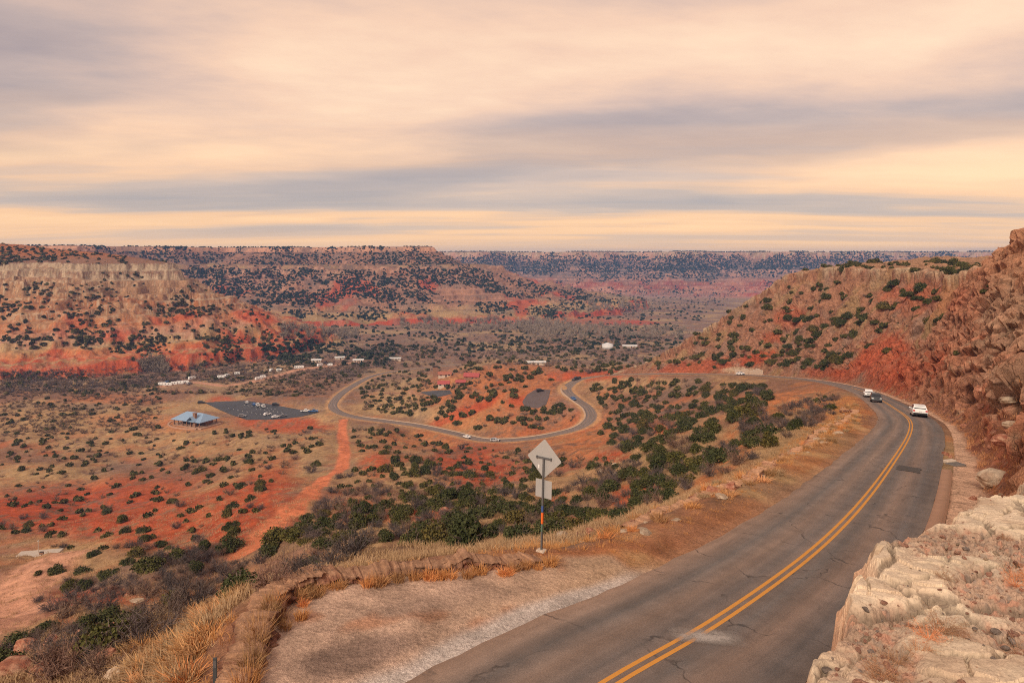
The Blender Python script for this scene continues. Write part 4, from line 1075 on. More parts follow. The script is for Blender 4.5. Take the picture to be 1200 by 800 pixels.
def rim_pts(m, lo, hi, n, a0, a1):
    mk = np.argwhere((G_dm[m] > lo) & (G_dm[m] < hi) & (GPX > a0) & (GPX < a1) & (fbm(GX/90, GY/90, 2, 150) > -.16))
    q = mk[rng.randint(len(mk), size=n)]; return np.stack([GX[q[:, 0], q[:, 1]], GY[q[:, 0], q[:, 1]], GZ[q[:, 0], q[:, 1]]], 1)+rng.normal(size=(n, 3))*np.array((2, 2, 0))
P2 = np.concatenate([P2, rim_pts(1, -26, -1, 900, -60, 520)]); P1 = np.concatenate([P1, rim_pts(0, -20, -1, 50, -20, 210)])
put('near_mesa_scrub', JT, M_JUN2, P1, 2.2, 5)
put('mesa_woodland', JT, M_JUN2, P2, 2.3, 5.6)
P3 = far_points([([(500,297),(1160,293),(1160,312),(500,322)], 6000), ([(560,318),(960,310),(900,345),(620,340)], 1300)], 0, .04, 132, 150, 1900, 6000, (2, [-80, 0, 8, 24, 90, 190, 260, 600], [.4, -.3, -.2, .3, .3, .15, -.12, -.15]))
P3 = np.concatenate([P3, rim_pts(2, -40, -2, 1400, 480, 1180)])
put('far_rim_woodland', JXS, M_JUN2, P3, 3.5, 8, .9)
P4 = far_points([([(330,385),(560,374),(800,380),(800,412),(440,414),(330,424)], 700), ([(640,338),(880,338),(820,378),(640,372)], 500), ([(300,400),(470,405),(450,430),(320,428)], 200)], 0, -.05, 133, 70, 560, 2600)
put('valley_juniper_scrub', JT, M_JUN2, P4, 3, 6.2)
P5 = far_points([([(0,436),(200,430),(330,414),(480,405),(440,440),(330,448),(0,462)], 1100), ([(330,395),(800,385),(800,428),(440,428)], 900), ([(660,336),(880,336),(800,372),(650,372)], 800)], 0, -.12, 134, 60, 480, 3000)
put('valley_brush', MXS, M_TWIG2, P5, 3.5, 7, .8)
P6 = far_points([([(470,374),(640,374),(700,380),(640,392),(470,386)], 330), ([(600,380),(800,384),(830,396),(620,400)], 260), ([(60,432),(190,424),(200,440),(60,446)], 80), ([(330,384),(420,386),(420,396),(330,398)], 90), ([(690,352),(790,354),(760,366),(690,364)], 120)], 0, -.15, 135, 60, 560, 2200)
put('far_bare_trees', [twig_vq(8, 5, .05, .7, 1.3) for _ in range(4)], M_COTT, P6, 7, 13, 1.1)
print('far', time.time()-T0)
# ------------------------------------------------------------------ wall of the pullout, stones, grass
def gz(x, y): return float(terrain(np.array([x]), np.array([y]))[0])
def rock_mat(name):
    k = NT(name); o = k.obj(); c = k.attr('Col')['Color']; oi = k.a('ShaderNodeObjectInfo').outputs['Random']
    n1 = k.noise(4, 5, .7, o); n2 = k.noise(22, 4, .7, o)
    c = k.mixc(c, k.ramp(n1, [(.3, .65), (.5, 1.0), (.7, 1.25)]), 1, 'MULTIPLY'); c = k.mixc(c, k.ramp(n2, [(.3, .65), (.7, 1.3)]), .8, 'MULTIPLY')
    c = k.mixc(c, k.ramp(oi, [(0, .8), (1, 1.2)]), 1, 'MULTIPLY')
    k.color(c); k.bump(k.math('ADD', n1, n2), .7, .06); k.b.inputs['Roughness'].default_value = .95; return k.m
M_WALL = rock_mat('weathered_stone')
def stone_wall(name, P, wd, hg, hmin, label, seed, par=None):
    """low rough wall lofted along a plan line"""
    P = np.array(P, float); s = np.r_[0, np.cumsum(np.linalg.norm(np.diff(P, axis=0), axis=1))]
    S = np.arange(0, s[-1], .05); x = np.interp(S, s, P[:, 0]); y = np.interp(S, s, P[:, 1])
    x = smooth1(x, 25); y = smooth1(y, 25)
    tx, ty = np.gradient(x), np.gradient(y); l = np.hypot(tx, ty); nx, ny = ty/l, -tx/l
    x = x+nx*.16*pn(S/1.7, S*0, seed+9); y = y+ny*.16*pn(S/1.7, S*0, seed+9)
    gzz = terrain(x, y)
    cid = np.zeros(len(S), int); L_ = 0                    # separate stones along the wall
    rr_ = np.random.RandomState(seed); b_ = [0]
    while b_[-1] < S[-1]+1: b_.append(b_[-1]+.6+1.9*rr_.rand())
    b_ = np.array(b_); cid = np.searchsorted(b_, S+.10*pn(S*3, S*0, seed+11), 'right'); jt = rr_.normal(size=(len(b_)+3, 3))
    gap = np.abs(S[:, None]-b_[None]).min(1); joint = 1-ss(.0, .06, gap)
    H0 = None
    prof = [(.62, -.35), (.56, .05), (.54, .35), (.50, .62), (.46, .85), (.38, 1.0), (.2, 1.02), (0, 1.0), (-.2, 1.03), (-.38, 1.0), (-.48, .8), (-.55, .45), (-.6, 0), (-.8, -.9)]
    H = hg*np.clip(hmin+(1-hmin)*(.5+1.1*fbm(S/4, S*0, 3, seed))+.42*np.round(2*pn(S/.8, S*0, seed+1))/2+.22*fbm(S/.35, S*0, 3, seed+8), .02, 1.25)
    H = H*(1+.10*jt[cid, 0]).clip(.5, 1.3)*(1-.10*joint)*ss(0, 1.2, S)*ss(0, 1.2, S[-1]-S)
    V = np.zeros((len(S), len(prof), 3)); cc = np.zeros_like(V)
    for j, (a, b) in enumerate(prof):
        jn = .15*fbm(S/.45, S*0+j*.9, 4, seed+2)+.16*np.round(2.4*pn(S/.6, S*0+j*.8, seed+3))/2
        lay_ = np.round(b*3)/3; o = a*wd*(1+.06*jt[cid, 1])+jn*(1 if b > 0 else 0)+(.06*jt[cid, 2]+.05*np.sin(jt[cid, 0]*9+lay_*7)-np.sign(a)*.07*joint)*(1 if .02 < b < .98 else .3)
        V[:, j, 0] = x+nx*o; V[:, j, 1] = y+ny*o
        V[:, j, 2] = gzz+np.where(b > 0, b*H, b*.4)+.05*fbm(S/.4, S*0+j, 3, seed+5)*(b > 0)
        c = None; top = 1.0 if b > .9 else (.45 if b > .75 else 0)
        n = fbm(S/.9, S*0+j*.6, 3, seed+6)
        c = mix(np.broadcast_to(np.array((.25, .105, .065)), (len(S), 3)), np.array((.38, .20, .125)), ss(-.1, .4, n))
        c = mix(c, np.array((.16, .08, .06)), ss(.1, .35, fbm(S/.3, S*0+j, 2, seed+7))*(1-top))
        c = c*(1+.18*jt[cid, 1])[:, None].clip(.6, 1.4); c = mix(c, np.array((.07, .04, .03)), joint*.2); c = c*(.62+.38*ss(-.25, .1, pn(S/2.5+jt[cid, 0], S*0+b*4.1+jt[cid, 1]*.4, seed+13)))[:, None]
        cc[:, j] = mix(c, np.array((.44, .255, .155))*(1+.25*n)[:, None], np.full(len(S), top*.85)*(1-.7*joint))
    o = obj(name, mesh_np(name, V.reshape(-1, 3), grid_quads(len(S), len(prof)), M_WALL, {'Col': cc.reshape(-1, 3)}), par)
    return tag(o, label, 'wall') if label else o
WL = [pxh(*q) for q in ((252,900,10.4),(272,845,10.4),(289,792,10.45),(302,748,10.5),(327,709,10.55),(400,686,10.55),(475,676,10.65),(537,669,10.7),(600,662,10.8),(640,652,10.95))]
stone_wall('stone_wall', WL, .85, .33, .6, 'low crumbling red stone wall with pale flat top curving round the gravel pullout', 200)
i0 = int(st_of(pxh(720, 645, 11.2)[0]*0+ (720), 27)/.8)
VW = []
for i in range(int(st_of(900, 24)/.8)+4, int(st_of(1050, 110)/.8), 2):
    o = -7.0-.5*math.sin(i*.09)-.4*math.sin(i*.23)
    VW.append((RC[i, 0]+RN[i, 0]*o, RC[i, 1]+RN[i, 1]*o))
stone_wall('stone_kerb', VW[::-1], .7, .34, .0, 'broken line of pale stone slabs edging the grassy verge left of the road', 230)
# boulders and stones
def rock_mesh(name, seed, sx, sy, sz, cut=6, sub=3, pal=((.33,.15,.095),(.46,.27,.18),(.52,.38,.26)), strat=0.):
    bm = bmesh.new(); bmesh.ops.create_icosphere(bm, subdivisions=sub, radius=1)
    V = np.array([v.co[:] for v in bm.verts]); r = np.random.RandomState(seed)
    for i in range(cut):
        n = r.normal(size=3); n /= np.linalg.norm(n); h = .55+.3*r.rand()
        e = V@n-h; V = np.where((e > 0)[:, None], V-n*(e*.93)[:, None], V)
    V = V*(1+.16*fbm3(V[:, 0]*1.7+seed, V[:, 1]*1.7, V[:, 2]*1.7, 3, 3))[:, None]
    if strat: V[:, :2] *= (1+strat*np.sign(np.sin(V[:, 2]*11+seed)))[:, None]
    V = V*np.array((sx, sy, sz))
    F_ = np.array([[v.index for v in f.verts] for f in bm.faces]); bm.free()
    n = fbm3(V[:, 0]*2+seed, V[:, 1]*2, V[:, 2]*5, 3, 7)
    c = mix(np.broadcast_to(np.array(pal[0]), V.shape), np.array(pal[1]), ss(-.3, .2, n)); c = mix(c, np.array(pal[2]), ss(.0, .45, n))
    return mesh_np(name, V, F_, M_WALL, {'Col': c})
RED_P = ((.30,.11,.07),(.42,.19,.12),(.50,.30,.20)); PALE_P = ((.42,.29,.20),(.54,.41,.29),(.62,.50,.37)); GREY_P = ((.25,.20,.175),(.34,.27,.23),(.44,.35,.29)); PINK_P = ((.44,.20,.14),(.52,.28,.20),(.58,.38,.27))
RB = {'red': [rock_mesh('boulder', i, 1, .8, .62, 7, 4, RED_P, .03) for i in range(4)], 'pale': [rock_mesh('boulder', 20+i, 1, .75, .36, 7, 4, PALE_P, .03) for i in range(4)]}
RS_ = {'pinkish': [rock_mesh('stone', 40+i, 1, .75, .5, 13, 2, PINK_P) for i in range(4)], 'greyish': [rock_mesh('stone', 60+i, 1, .7, .5, 13, 2, GREY_P) for i in range(4)], 'pale': [rock_mesh('stone', 80+i, 1, .8, .5, 8, 2, PALE_P) for i in range(3)]}
def boulder(p, size, tone, label, group=None, rz_=None, sz=1.0, sink=.25):
    o = obj('boulder', RB[tone][rng.randint(4)]); s = size/2
    o.location = (p[0], p[1], p[2]+s*(.45 if tone == 'red' else .25)*sz-s*sink*.6); o.scale = (s, s, s*sz); o.rotation_euler = (rng.normal()*.12, rng.normal()*.12, rng.rand()*6.28 if rz_ is None else rz_)
    return tag(o, label, 'boulder', group)
p, _ = hit(1166, 566)
boulder(p, 2.5, 'pale', 'big smooth layered boulder overhanging the red rubble just past the pale ledge', rz_=.3, sz=1.5)
p, _ = hit(1120, 500)
for (px, py, sz, tn) in ((1108,533,.7,'red'),(1114,536,.45,'red'),(1176,520,1.6,'red'),(1190,500,1.8,'pale'),(1183,470,1.9,'pale'),(1150,478,1.3,'red'),(1168,590,.8,'red'),(1150,600,.6,'red'),(1140,585,.5,'red'),(1130,500,1.0,'red')):
    p, _ = hit(px, py)
    if p is not None: boulder(p, sz, tn, f'{"pale tan" if tn == "pale" else "red-brown"} fallen boulder at the foot of the roadside cliff', f'{tn} boulders at the cliff foot')
for _ in range(46):
    i = rng.randint(ns); 
    if not 40 < hy[i, 0] < 175: continue
    j = int(np.searchsorted(HT, strip[i]+.2+3*rng.rand())); tn = 'red' if rng.rand() < .7 else 'pale'
    boulder(HP[i, j], .35+.7*rng.rand()**2, tn, f'{"pale tan" if tn == "pale" else "red-brown"} fallen boulder at the foot of the roadside cliff', f'{tn} boulders at the cliff foot')
for _ in range(60):
    i = rng.randint(ns); j = rng.randint(nt)
    if HF[i, j] <= 0 or cliffy[i, 0] > .5 or tt[i, j] < 3 or not 800 < hpx[i, j] < 1110: continue
    tn = 'red' if rng.rand() < .5 else 'pale'
    boulder(HP[i, j], 1.2+2.2*rng.rand()**2, tn, f'{"pale tan" if tn == "pale" else "red-brown"} boulder lying among bushes on the right bluff', f'{tn} boulders on the bluff')
for (px, py, sz) in ((720,545,1.6),(722,632,.0),(707,553,2.2),(726,557,1.8),(560,725,0),(810,515,1.8),(836,578,1.0),(856,573,.9),(690,626,.7),(655,610,1.4),(660,628,.9),(520,600,1.5),(430,632,1.1),(160,705,1.4),(120,725,1.2),(135,735,1.0),(150,697,1.0),(60,755,1.6),(30,760,1.8),(22,790,1.6),(45,790,1.1),(140,790,1.0),(125,772,.9),(230,740,.7),(92,745,1.0),(170,690,.8)):
    if not sz: continue
    p, _ = hit(px, py, False)
    tn = 'red' if px < 130 or rng.rand() < .35 else 'pale'
    boulder(p, sz, tn, f'{"pale tan" if tn == "pale" else "red-brown"} boulder lying on the slope below the road', f'{tn} boulders on the slope below the road')
nv = 0
for _ in range(90):
    i = rng.randint(int(st_of(900, 24)/.8), int(st_of(1050, 105)/.8)); o = -5.6-3.0*rng.rand()
    x, y = RC[i, 0]+RN[i, 0]*o, RC[i, 1]+RN[i, 1]*o
    if sdf_poly(np.array([x]), np.array([y]), PULL)[0] < .3: continue
    boulder((x, y, gz(x, y)), .35+.75*rng.rand()**2, 'pale', 'pale stone slab lying in the dry grass of the left verge', 'pale slabs on the verge', sz=.8)
# stones strewn on the ledge
cnt = 0
for _ in range(6000):
    if cnt >= 260: break
    a = 940+280*rng.rand(); b = 570+260*rng.rand(); u = (a-CX)/F; s_ = (b-HY)/F
    d = 2.55/s_; x = u*d
    z, e = ledge_z(x, d)
    if e > -.12: continue
    rw = float(rub[np.clip(np.searchsorted(ly, d), 0, len(ly)-1), np.clip(np.searchsorted(lx, x), 0, len(lx)-1)])
    if rng.rand() > .12+.88*rw: continue
    r = .011+.034*rng.rand()**2.8
    tn = ('pinkish', 'greyish', 'pale')[int(rng.choice(3, p=(.55, .27, .18)))]
    o = obj('stone', RS_[tn][rng.randint(3)]); o.location = (x, d, z+r*.3); o.scale = (r, r, r); o.rotation_euler = (rng.normal()*.3, rng.normal()*.3, rng.rand()*6.28)
    tag(o, f'{"larger" if r > .027 else "small"} {tn} loose stone on the pale rock ledge', 'stone', f'{"larger" if r > .027 else "small"} {tn} stones on the ledge'); cnt += 1
VV = []; QQ = []; of = 0
gb = bmesh.new(); bmesh.ops.create_icosphere(gb, subdivisions=1, radius=1); gv = np.array([v.co[:] for v in gb.verts]); gf = np.array([[v.index for v in f.verts] for f in gb.faces]); gb.free()
gv = gv*np.array((1, .8, .6))
PP = []; SS = []
for _ in range(9000):
    y = 2.3+6.5*rng.rand(); x = .6+7*rng.rand()
    z, e = ledge_z(x, y)
    if e > -.05 or x/y > .95: continue
    rw = float(rub[np.clip(np.searchsorted(ly, y), 0, len(ly)-1), np.clip(np.searchsorted(lx, x), 0, len(lx)-1)])
    if rng.rand() > .03+.97*rw: continue
    PP.append((x, y, z+.003)); SS.append(.004+.011*rng.rand()**2)
gvv = [(gv*(1+.25*rng.normal(size=(len(gv), 1))), gf) for _ in range(5)]
Vv, Qq = merge(gvv, np.array(PP), np.array(SS))
M_GRAV = leaf_mat('ledge_gravel', (.20,.14,.115), (.42,.24,.17), (.58,.44,.32), 30)
tag(obj('gravel', mesh_np('gravel', Vv, Qq, M_GRAV)), kind='stuff')
# ---- dry grass
GV = [grass_vq(150, 1.0, .30, .013, .5) for _ in range(4)]; GM = [mesh_np('grass_tuft', v, q, M_DRY) for v, q in GV]; GO = [mesh_np('grass_tuft', v, q, M_DRY2) for v, q in GV]
WV = [twig_vq(26, 6, .011, 1.2, .6) for _ in range(3)]; WM = [mesh_np('dry_weed', v, q, M_WEED) for v, q in WV]
ng = 0
def tuft(x, y, z, h, w, orange, label, group):
    global ng
    if ng >= 296: return
    if 232 < CX+F*x/y < 272 and y < 16.5: return
    ng += 1
    o = obj('grass_tuft', (GO if orange else GM)[rng.randint(4)]); o.location = (x, y, z-.02); o.scale = (w, w, h*.8); o.rotation_euler = (0, 0, rng.rand()*6.28)
    tag(o, label, 'grass tuft', group)
for (px, py, h, w) in ((318,722,1.0,.8),(323,716,.9,.7),(313,728,.8,.7),(303,752,1.1,.8),(308,744,.9,.7),(301,762,.8,.7),(296,785,.9,.8),(292,798,.8,.8),(288,812,.9,.8)):
    p, _ = hit(px, py, False); x, y = p[:2]; tuft(x, y, gz(x, y), h, w, True, 'tall orange-gold grass clump against the left end of the pullout wall', 'tall grass clumps by the pullout wall')
for t_ in np.linspace(.30, .98, 30):
    k_ = t_*(len(WL)-1); i = int(min(k_, len(WL)-2)); f_ = k_-i; x = WL[i][0]*(1-f_)+WL[i+1][0]*f_; y = WL[i][1]*(1-f_)+WL[i+1][1]*f_
    dx, dy = WL[i+1][0]-WL[i][0], WL[i+1][1]-WL[i][1]; l = math.hypot(dx, dy); o = (.62+.25*rng.rand())
    x += dy/l*o+rng.normal()*.2; y += -dx/l*o
    tuft(x, y, gz(x, y), .3+.3*rng.rand(), .45+.35*rng.rand(), True, 'short orange grass clump at the inner foot of the pullout wall', 'short grass clumps at the wall foot')
c = 0
while c < 92:
    px = 150+160*rng.rand(); py = 688+130*rng.rand()
    if px > 300-(py-700)*.28: continue
    p, _ = hit(px, py, False)
    if p is None or p[1] > 60 or sdf_poly(np.array(p[:1]), np.array(p[1:2]), PULL)[0] < 1.1: continue
    tuft(p[0], p[1], p[2], .4+.45*rng.rand(), .8+.7*rng.rand(), rng.rand() < .25, 'tall straw-coloured grass clump on the slope left of the pullout wall', 'straw grass clumps on the near left slope'); c += 1
c = 0
while c < 150:
    i = int(rng.randint(int(st_of(860, 22)/.8), int(st_of(1047, 112)/.8))); o = -6.4-3.6*rng.rand()**1.3
    if rng.rand() < .25: o = -5.2-1.2*rng.rand()
    x, y = RC[i, 0]+RN[i, 0]*o, RC[i, 1]+RN[i, 1]*o
    if sdf_poly(np.array([x]), np.array([y]), PULL)[0] < .5: continue
    og = rng.rand() < .6
    tuft(x, y, gz(x, y), .3+.5*rng.rand(), .6+.7*rng.rand(), og, f'{"orange" if og else "straw-coloured"} grass clump on the stony verge left of the road', f'{"orange" if og else "straw-coloured"} grass clumps on the verge'); c += 1
for (a, b, r) in ((1100,742,.17),(1088,752,.12),(1190,688,.13),(1040,792,.13),(1052,778,.10),(1108,684,.09),(1196,765,.12),(1075,770,.10),(1180,630,.07),(1030,800,.12),(1125,752,.08),(1210,690,.12)):
    d = 2.55/((b-HY)/F); x = (a-CX)/F*d; z, e = ledge_z(x, d)
    o = obj('dry_weed', WM[rng.randint(3)]); o.location = (x, d, z-.005); o.scale = (r, r, r*.85); o.rotation_euler = (0, 0, rng.rand()*6.28)
    tag(o, ('large' if r > .125 else ('small' if r < .1 else 'middling'))+' wiry russet weed rooted in the pale rock ledge', 'weed', ('large' if r > .125 else ('small' if r < .1 else 'middling'))+' weeds on the ledge')
# short grass nobody could count
P = []; S = []
i = rng.randint(0, int(st_of(1031, 140)/.8), 6500); o = -3.75-6.0*rng.rand(6500)**.8
x = RC[i, 0]+RN[i, 0]*o; y = RC[i, 1]+RN[i, 1]*o
m = (y > 8) & (sdf_poly(x, y, PULL) > .1) & (fbm(x/3, y/3, 3, 140)+.3*rng.rand(6500) > .04)
x, y, o = x[m], y[m], o[m]; z = terrain(x, y)
P.append(np.stack([x, y, z-.02], 1)); S.append((.10+.24*rng.rand(len(x)))*np.clip((-o-3.4)/2.2, .35, 1.2))
Vv, Qq = merge([grass_vq(18, 1.0, .6, .02, 1.0) for _ in range(6)], np.concatenate(P), np.concatenate(S)); tag(obj('verge_grass', mesh_np('verge_grass', Vv, Qq, M_DRY2)), kind='stuff')
n = 30000
y = np.exp(np.log(15)+(np.log(190)-np.log(15))*rng.rand(n)); x = (-.80+1.25*rng.rand(n))*y
of, _, _ = road_query(x, y); m = (of < -8.5) & (sdf_poly(x, y, PULL) > 1.2) & (fbm(x/9, y/9, 3, 141)+.25*rng.rand(n) > -.03)
x, y = x[m], y[m]; z = terrain(x, y)
Vv, Qq = merge([grass_vq(14, 1.0, .7, .03, .9) for _ in range(6)], np.stack([x, y, z-.03], 1), (.22+.34*rng.rand(len(x)))*(1+.5*ss(60, 150, y))); tag(obj('slope_grass', mesh_np('slope_grass', Vv, Qq, M_DRY)), kind='stuff')
# dead grass on the foot of the cut
n = 2600; i = rng.randint(0, ns, n); j = np.searchsorted(HT, strip[i]+.1+3.2*rng.rand(n)**1.5); m = (hy[i, 0] > 14) & (hy[i, 0] < 180)
Pq = HP[i[m], np.minimum(j[m], nt-1)]
Vv, Qq = merge([grass_vq(14, 1.0, .6, .03, .8) for _ in range(4)], Pq-np.array((0, 0, .04)), .15+.3*rng.rand(len(Pq))); tag(obj('cliff_foot_grass', mesh_np('cliff_foot_grass', Vv, Qq, M_WEED)), kind='stuff')
print('grass', ng, time.time()-T0)
# ------------------------------------------------------------------ vehicles
def paint(name, c): return flat(name, c, .28, .0, .5, .06, 3)
P_WHITE = paint('white_paint', (.80, .80, .79)); P_DARK = paint('dark_paint', (.035, .038, .042)); P_BLUE = paint('blue_paint', (.05, .14, .33)); P_SILV = paint('silver_paint', (.45, .46, .47)); P_GREY = paint('grey_paint', (.19, .19, .20)); P_BLACK = paint('black_paint', (.015, .015, .017))
M_GLASSV = flat('tinted_glass', (.012, .014, .017), .06, 0, .6, .1); M_TYRE = flat('tyre_rubber', (.02, .02, .02), .9, 0, .2, .2); M_RIM = flat('alloy', (.42, .42, .43), .35, .8, .5, .1)
M_TAIL = flat('red_lamp', (.55, .02, .02), .25, 0, .5, .1); M_HEAD = flat('clear_lamp', (.7, .7, .68), .12, 0, .6, .05); M_TRIM = flat('black_trim', (.022, .022, .024), .6, 0, .3, .1); M_PLATE = flat('plate', (.62, .63, .62), .5, 0, .3, .1)
SHAPES = {
 'suv': dict(body=[(-2.28,.34),(-2.36,.55),(-2.36,.84),(-2.28,1.02),(.95,1.05),(1.35,1.02),(2.12,.92),(2.30,.78),(2.34,.5),(2.24,.30)], cab=[(-2.24,1.02),(-2.02,1.42),(-1.86,1.60),(-1.2,1.68),(-.1,1.67),(.42,1.56),(1.14,1.04)], w=.91, wh=(-1.36,1.42), wr=.355),
 'sedan': dict(body=[(-2.28,.30),(-2.36,.55),(-2.32,.86),(-2.16,.96),(-1.6,.97),(.95,.93),(2.05,.78),(2.28,.62),(2.30,.42),(2.2,.26)], cab=[(-1.72,.96),(-1.1,1.34),(-.7,1.42),(0,1.43),(.4,1.35),(1.16,.92)], w=.88, wh=(-1.32,1.40), wr=.32),
 'pickup': dict(body=[(-2.85,.5),(-2.9,.72),(-2.88,1.08),(-.72,1.10),(1.15,1.12),(1.5,1.10),(2.55,1.02),(2.72,.85),(2.74,.52),(2.6,.42)], cab=[(-.72,1.09),(-.62,1.62),(-.45,1.78),(.3,1.80),(.72,1.72),(1.42,1.10)], w=.98, wh=(-1.72,1.75), wr=.40)}
VCACHE = {}
def vehicle_meshes(kind, pm):
    key = (kind, pm.name)
    if key in VCACHE: return VCACHE[key]
    S = SHAPES[kind]; w = S['w']; parts = []
    def loft(prof, widths):                                # widths: (scale of half width, inset of the profile)
        bm = bmesh.new(); rows = []
        cx = sum(p[0] for p in prof)/len(prof); cz = sum(p[1] for p in prof)/len(prof)
        for yy, ins in widths:
            rows.append([bm.verts.new((cx+(x-cx)*(1-ins), yy(z) if callable(yy) else yy, cz+(z-cz)*(1-ins*1.3))) for x, z in prof])
        n = len(prof)
        for a, b in zip(rows[:-1], rows[1:]):
            for i in range(n): bm.faces.new([a[i], a[(i+1) % n], b[(i+1) % n], b[i]])
        bm.faces.new(rows[0]); bm.faces.new(rows[-1][::-1])
        return bm
    m = MB(); m.bm.free(); m.bm = loft(S['body'], [(-w+.0, .035), (-w+.03, .012), (-w+.10, 0), (-w*.4, -.006), (w*.4, -.006), (w-.10, 0), (w-.03, .012), (w, .035)])
    parts.append(('body', m.mesh('body', pm), []))
    zb, zt_ = S['cab'][0][1], max(z for _, z in S['cab'])
    tum = lambda z: w-.05-.20*(z-zb)/(zt_-zb)
    m = MB(); m.bm.free(); m.bm = loft(S['cab'], [(lambda z: -tum(z), .0), (lambda z: -tum(z)+.06, -.012), (lambda z: tum(z)-.06, -.012), (lambda z: tum(z), .0)])
    parts.append(('cabin', m.mesh('cabin', pm), []))
    cab = S['cab']
    def side(pts, sgn): return [(x, sgn*(tum(z)+.006), z) for x, z in pts]
    def inset(i, j, t): a, b = cab[i], cab[j]; return (a[0]+(b[0]-a[0])*t, a[1]+(b[1]-a[1])*t)
    n = len(cab)
    mid = (cab[0][0]+cab[-1][0])/2
    zl, zh = zb+.05, zt_-.09
    def xat(z, front):
        pts = cab if front else cab
        zs = [(b_, a_) for a_, b_ in (cab[n//2:] if front else cab[:n//2+1])]; zs.sort(); return float(np.interp(z, [q[0] for q in zs], [q[1] for q in zs]))
    for sgn in (-1, 1):
        xb0, xb1 = xat(zl, False)+.14, xat(zh, False)+.14; xf0, xf1 = xat(zl, True)-.22, xat(zh, True)-.16
        splits = [0, .5, 1] if kind != 'suv' else [0, .27, .62, 1]
        for a, b in zip(splits[:-1], splits[1:]):
            l = lambda t, lo, hi: lo+(hi-lo)*t
            q = [(l(a, xb0, xf0)+.03, zl), (l(b, xb0, xf0)-.03, zl), (l(b, xb1, xf1)-.03, zh), (l(a, xb1, xf1)+.03, zh)]
            parts.append(('window', MB().poly(side(q, sgn)).mesh('window', M_GLASSV), []))
    def across(x0, z0, x1, z1, dx, k=.9):
        a, b = tum(z0)*k, tum(z1)*k
        return [(x0+dx, -a, z0), (x0+dx, a, z0), (x1+dx, b, z1), (x1+dx, -b, z1)]
    parts.append(('windscreen', MB().poly(across(xat(zl, True), zl, xat(zh-.02, True), zh-.02, .025)).mesh('windscreen', M_GLASSV), []))
    parts.append(('rear_window', MB().poly(across(xat(zl+.06, False), zl+.06, xat(zh-.06, False), zh-.06, -.025, .86)).mesh('rear_window', M_GLASSV), []))
    bx = min(x for x, _ in S['body']); fx = max(x for x, _ in S['body'])
    zr = S['body'][2][1]; zf = S['body'][-3][1]
    for sgn in (-1, 1):
        parts.append(('tail_light', MB().box((bx+.03, sgn*(w-.17), zr+.02), (.10, .26, .20 if kind == 'suv' else .15), bev=.02).mesh('tail_light', M_TAIL), []))
        parts.append(('headlight', MB().box((fx-.10, sgn*(w-.22), zf-.02), (.16, .34, .15), bev=.03).mesh('headlight', M_HEAD), []))
        parts.append(('mirror', MB().box((cab[-1][0]-.28, sgn*(w+.07), zb+.10), (.12, .2, .14), bev=.03).mesh('mirror', pm), []))
    parts.append(('rear_bumper', MB().box((bx+.03, 0, .47), (.14, w*1.86, .26), bev=.04).mesh('rear_bumper', M_TRIM if kind == 'suv' else pm), []))
    parts.append(('front_bumper', MB().box((fx-.04, 0, .40), (.14, w*1.8, .24), bev=.04).mesh('front_bumper', M_TRIM), []))
    parts.append(('grille', MB().box((fx-.005, 0, zf-.10), (.06, w*.95, .16), bev=.01).mesh('grille', M_TRIM), []))
    parts.append(('number_plate', MB().box((bx-.035, 0, zr-.06), (.02, .34, .16)).mesh('number_plate', M_PLATE), []))
    parts.append(('sill', MB().box((0, 0, .30), (fx-bx-.5, w*1.9, .12)).mesh('sill', M_TRIM), []))
    if kind == 'pickup': parts.append(('cargo_bed', MB().box((-1.8, 0, 1.095), (1.95, w*1.7, .03)).mesh('cargo_bed', M_TRIM), []))
    r = S['wr']
    for xw in S['wh']:
        for sgn in (-1, 1):
            ar = MB(); ar.cyl((xw, sgn*(w-.10), r), (xw, sgn*(w+.004), r), r*1.17, n=24)
            parts.append(('wheel_arch', ar.mesh('wheel_arch', M_TRIM), []))
            rim = MB().cyl((xw, sgn*(w-.05), r), (xw, sgn*(w+.022), r), r*.62, n=14).mesh('rim', M_RIM)
            parts.append(('wheel', MB().cyl((xw, sgn*(w-.22), r), (xw, sgn*(w+.014), r), r, n=24).mesh('wheel', M_TYRE), [('rim', rim)]))
    VCACHE[key] = parts; return parts
def vehicle(kind, pm, loc, rz_, label, cat, group=None, pitch=0, detail=True):
    e = empty('parked_car' if group and 'parked' in group else ('pickup_truck' if kind == 'pickup' else 'car'), loc); e.rotation_euler = (0, pitch, rz_)
    tag(e, label, cat, group)
    for nm, me, sub in vehicle_meshes(kind, pm):
        if not detail and nm in ('mirror', 'number_plate', 'wheel_arch', 'sill', 'grille', 'front_bumper', 'rear_bumper'): continue
        o = obj(nm, me, e)
        if detail:
            for n2, m2 in sub: obj(n2, m2, o)
    return e
def on_road(px, d, lane, oncoming):
    """nearest centre point for a car seen at px, about d metres off"""
    q = RC[:, :2]+RN*lane
    c = np.abs(CX+F*q[:, 0]/q[:, 1]-px)+.25*np.abs(q[:, 1]-d); i = int(np.argmin(c))
    t = RT[i]; a = math.atan2(t[1], t[0])+(math.pi if oncoming else 0)
    k0, k1 = max(i-3, 0), min(i+3, len(RC)-1); sl = (RC[k1, 2]-RC[k0, 2])/(.8*(k1-k0))
    return (q[i, 0], q[i, 1], RC[i, 2]+.01), a, (-math.atan(sl))*(-1 if oncoming else 1)
